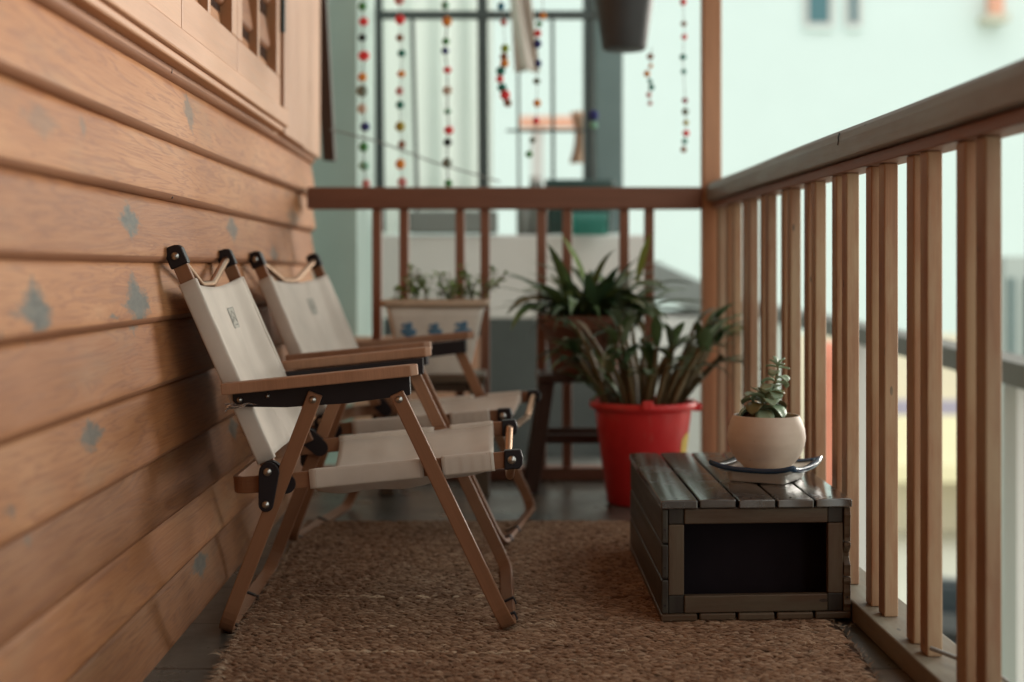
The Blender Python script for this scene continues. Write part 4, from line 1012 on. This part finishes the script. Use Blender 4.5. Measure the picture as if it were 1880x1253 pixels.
# ---------------------------------------------------------------- buildings and street across the way
YB = 20.0
fc = thing('white_building', 'large pale white building filling the view across the street', 'building', (4, YB, -3))
P(MB().box((-9, YB, -3), (12.5, YB+6, 6.2)).build('facade', M['mint']), fc)
for (x0, x1) in ((1480, 1524), (1556, 1576)):
    a, b = W(x0, 50, YB), W(x1, 50, YB)
    wd_ = P(MB().box((a.x, YB-.03, a.z), (b.x, YB+.02, a.z+1.3)).build('window', M['teal_glass']), fc)
    sl2 = MB().box((a.x-.04, YB-.06, a.z-.05), (b.x+.04, YB-.001, a.z-.002)).build('sill', M['mint']); P(sl2, wd_)
    fr2 = MB(); fr2.box((a.x-.03, YB-.045, a.z), (a.x+.02, YB-.031, a.z+1.3)).box((b.x-.02, YB-.045, a.z), (b.x+.03, YB-.031, a.z+1.3)).box((a.x+.021, YB-.045, a.z), (b.x-.021, YB-.031, a.z+.05)); P(fr2.build('frame', M['white_wall']), wd_)
a, b = W(1795, 46, YB), W(1838, -20, YB)
un = P(MB().box((a.x, YB-.35, a.z), (b.x, YB-.001, a.z+.09)).build('ledge', plain('ledge_cream', (.62, .6, .5, 1), .8), ), fc)
P(MB().box((a.x+.1, YB-.3, a.z+.091), (b.x-.06, YB-.06, a.z+.45)).build('wall_box', M['faded_orange'], bevel=.02), fc)
P(MB().box((-9, YB-.06, -3), (12.5, YB-.0005, -.25)).build('shop_wall', plain('cream_render', (.80, .72, .56, 1), .85, var=.12, scale=.8)), fc)
a, b = W(1640, 800, YB-.9), W(2000, 880, YB-.9)
aw = MB(); aw.prism([(YB-1.2, b.z), (YB-.062, a.z+.15), (YB-.062, a.z+.25), (YB-1.2, b.z+.22)], 'x', a.x-.3, 14); aw.build('shop_awning', M['awning_yellow']); tag(bpy.data.objects['shop_awning'], 'long pale yellow awning along the foot of the white building', 'awning')
mv = MB().box((a.x-.4, YB-1.4, a.z+.32), (9.5, YB-1.3, a.z+.52)).build('street_banner', M['mauve']); tag(mv, 'mauve banner strip hanging over the yellow awning', 'banner')
a = W(955, 214, 12.2); b = W(1062, 233, 12.2)
oa = MB().box((a.x, 12.2, b.z), (b.x, 12.35, a.z)); oa.build('orange_board', M['faded_orange']); tag(bpy.data.objects['orange_board'], 'faded orange board across the way, seen between the iron bars', 'board')
op = MB().box((a.x+.1, 12.25, -3), (a.x+.2, 12.33, b.z-.002)); op.build('board_post', M['white_wall']); tag(bpy.data.objects['board_post'], 'pale post that carries the orange board', 'post')
gb = thing('grey_building', 'pale grey building at the right edge beyond the railing', 'building', (4.6, 11, -3))
P(MB().box((3.62, 10, -3), (6.5, 10.5, .75)).build('wall', plain('pale_grey_render', (.45, .5, .48, 1), .8, var=.08, scale=2)), gb)
for k in range(5): P(MB().box((3.64+k*.12, 9.97, -.6), (3.68+k*.12, 9.999, .6)).build('window_bar', M['col_grey']), gb)
# outer rail with dark coping, parallel to the balcony
orl = thing('outer_rail', 'low grey rail on posts running outside the balcony railing', 'rail', (1.7, 6, 0))
rb = MB(); path = [(1.73, 3.0, .29), (1.69, 4.5, .335), (1.61, 7, .40), (1.58, 11.5, .46)]
rb.sweep([Vector(p) for p in path], (0, 0, 1), .075, .13); P(rb.build('coping', M['coping']), orl)
for (x, y) in ((1.715, 4.55), (1.64, 6.35), (1.60, 9.4)):
    P(MB().box((x-.03, y, -3), (x+.05, y+.12, .27+.02*(y-4))).build('post', M['white_wall']), orl)
P(MB().box((1.5, 7.9, -3), (1.64, 11.4, .36)).build('panel', M['curtain']), orl)
# low roof
lr = MB(); a = W(1196, 483, 9.5); b = W(1300, 535, 9.5)
lr.prism([(a.x-.12, a.z), (a.x, a.z+.02), (b.x+.15, b.z-.02), (b.x+.15, b.z-.16), (a.x-.12, a.z-.22)], 'y', 9.5, 11.3); lr.build('low_roof', M['roofing']); tag(bpy.data.objects['low_roof'], 'sloping grey roof edge beside the corner post', 'roof')
lh = MB().box((a.x-.1, 9.55, -3), (b.x+.1, 11.2, b.z-.17)).build('low_house', M['white_wall']); tag(lh, 'small whitish house wall under the sloping grey roof', 'house')
# red parasol on the street
pr = thing('street_banner_stand', 'upright orange red banner glimpsed between the balusters', 'banner', (W(1526, 690, 13).x, 13, -3))
MB().grid(lambda u, v: Vector((-.10+.34*u, .03*math.sin(5*u+2*v), 1.55+1.45*v)), 8, 8).build('cloth', M['orange'], pr, solid=.006); MB().tube([(-.11, 0, 0), (-.11, 0, 3.05)], .02, 8).build('pole', M['coping'], pr)
# parked scooter
sq_ = W(1742, 1140, 11.8); scoot = thing('parked_scooter', 'dark scooter parked on the pale street below', 'scooter', (sq_.x, 11.8, -3), R(70))
for x in (-.6, .6):
    MB().lathe([(.14, -.05), (.24, -.045), (.25, 0), (.24, .045), (.14, .05)], (x, 0, .25), 20, Matrix.Rotation(R(90), 3, 'X')).build('wheel', M['rubber'], scoot)
sb = MB(); sb.prism([(-.75, .45), (-.7, .75), (-.1, .72), (.0, .35), (.35, .32), (.45, .95), (.55, .98), (.62, .5), (.45, .22), (-.4, .22)], 'y', -.14, .14); sb.build('body', M['scooter_paint'], scoot, bevel=.03)
MB().box((-.72, -.13, .755), (-.08, .13, .83)).build('seat', M['rubber'], scoot, bevel=.03)
hb = MB(); hb.tube([(.42, -.32, 1.03), (.5, 0, .99), (.42, .32, 1.03)], .02, 8); hb.build('handlebar', M['steel'], scoot); MB().sphere((.6, 0, .85), .08).build('headlight', M['white_wall'], scoot)
for ob in bpy.data.objects:
    if ob.type == 'EMPTY': ob.hide_render = False
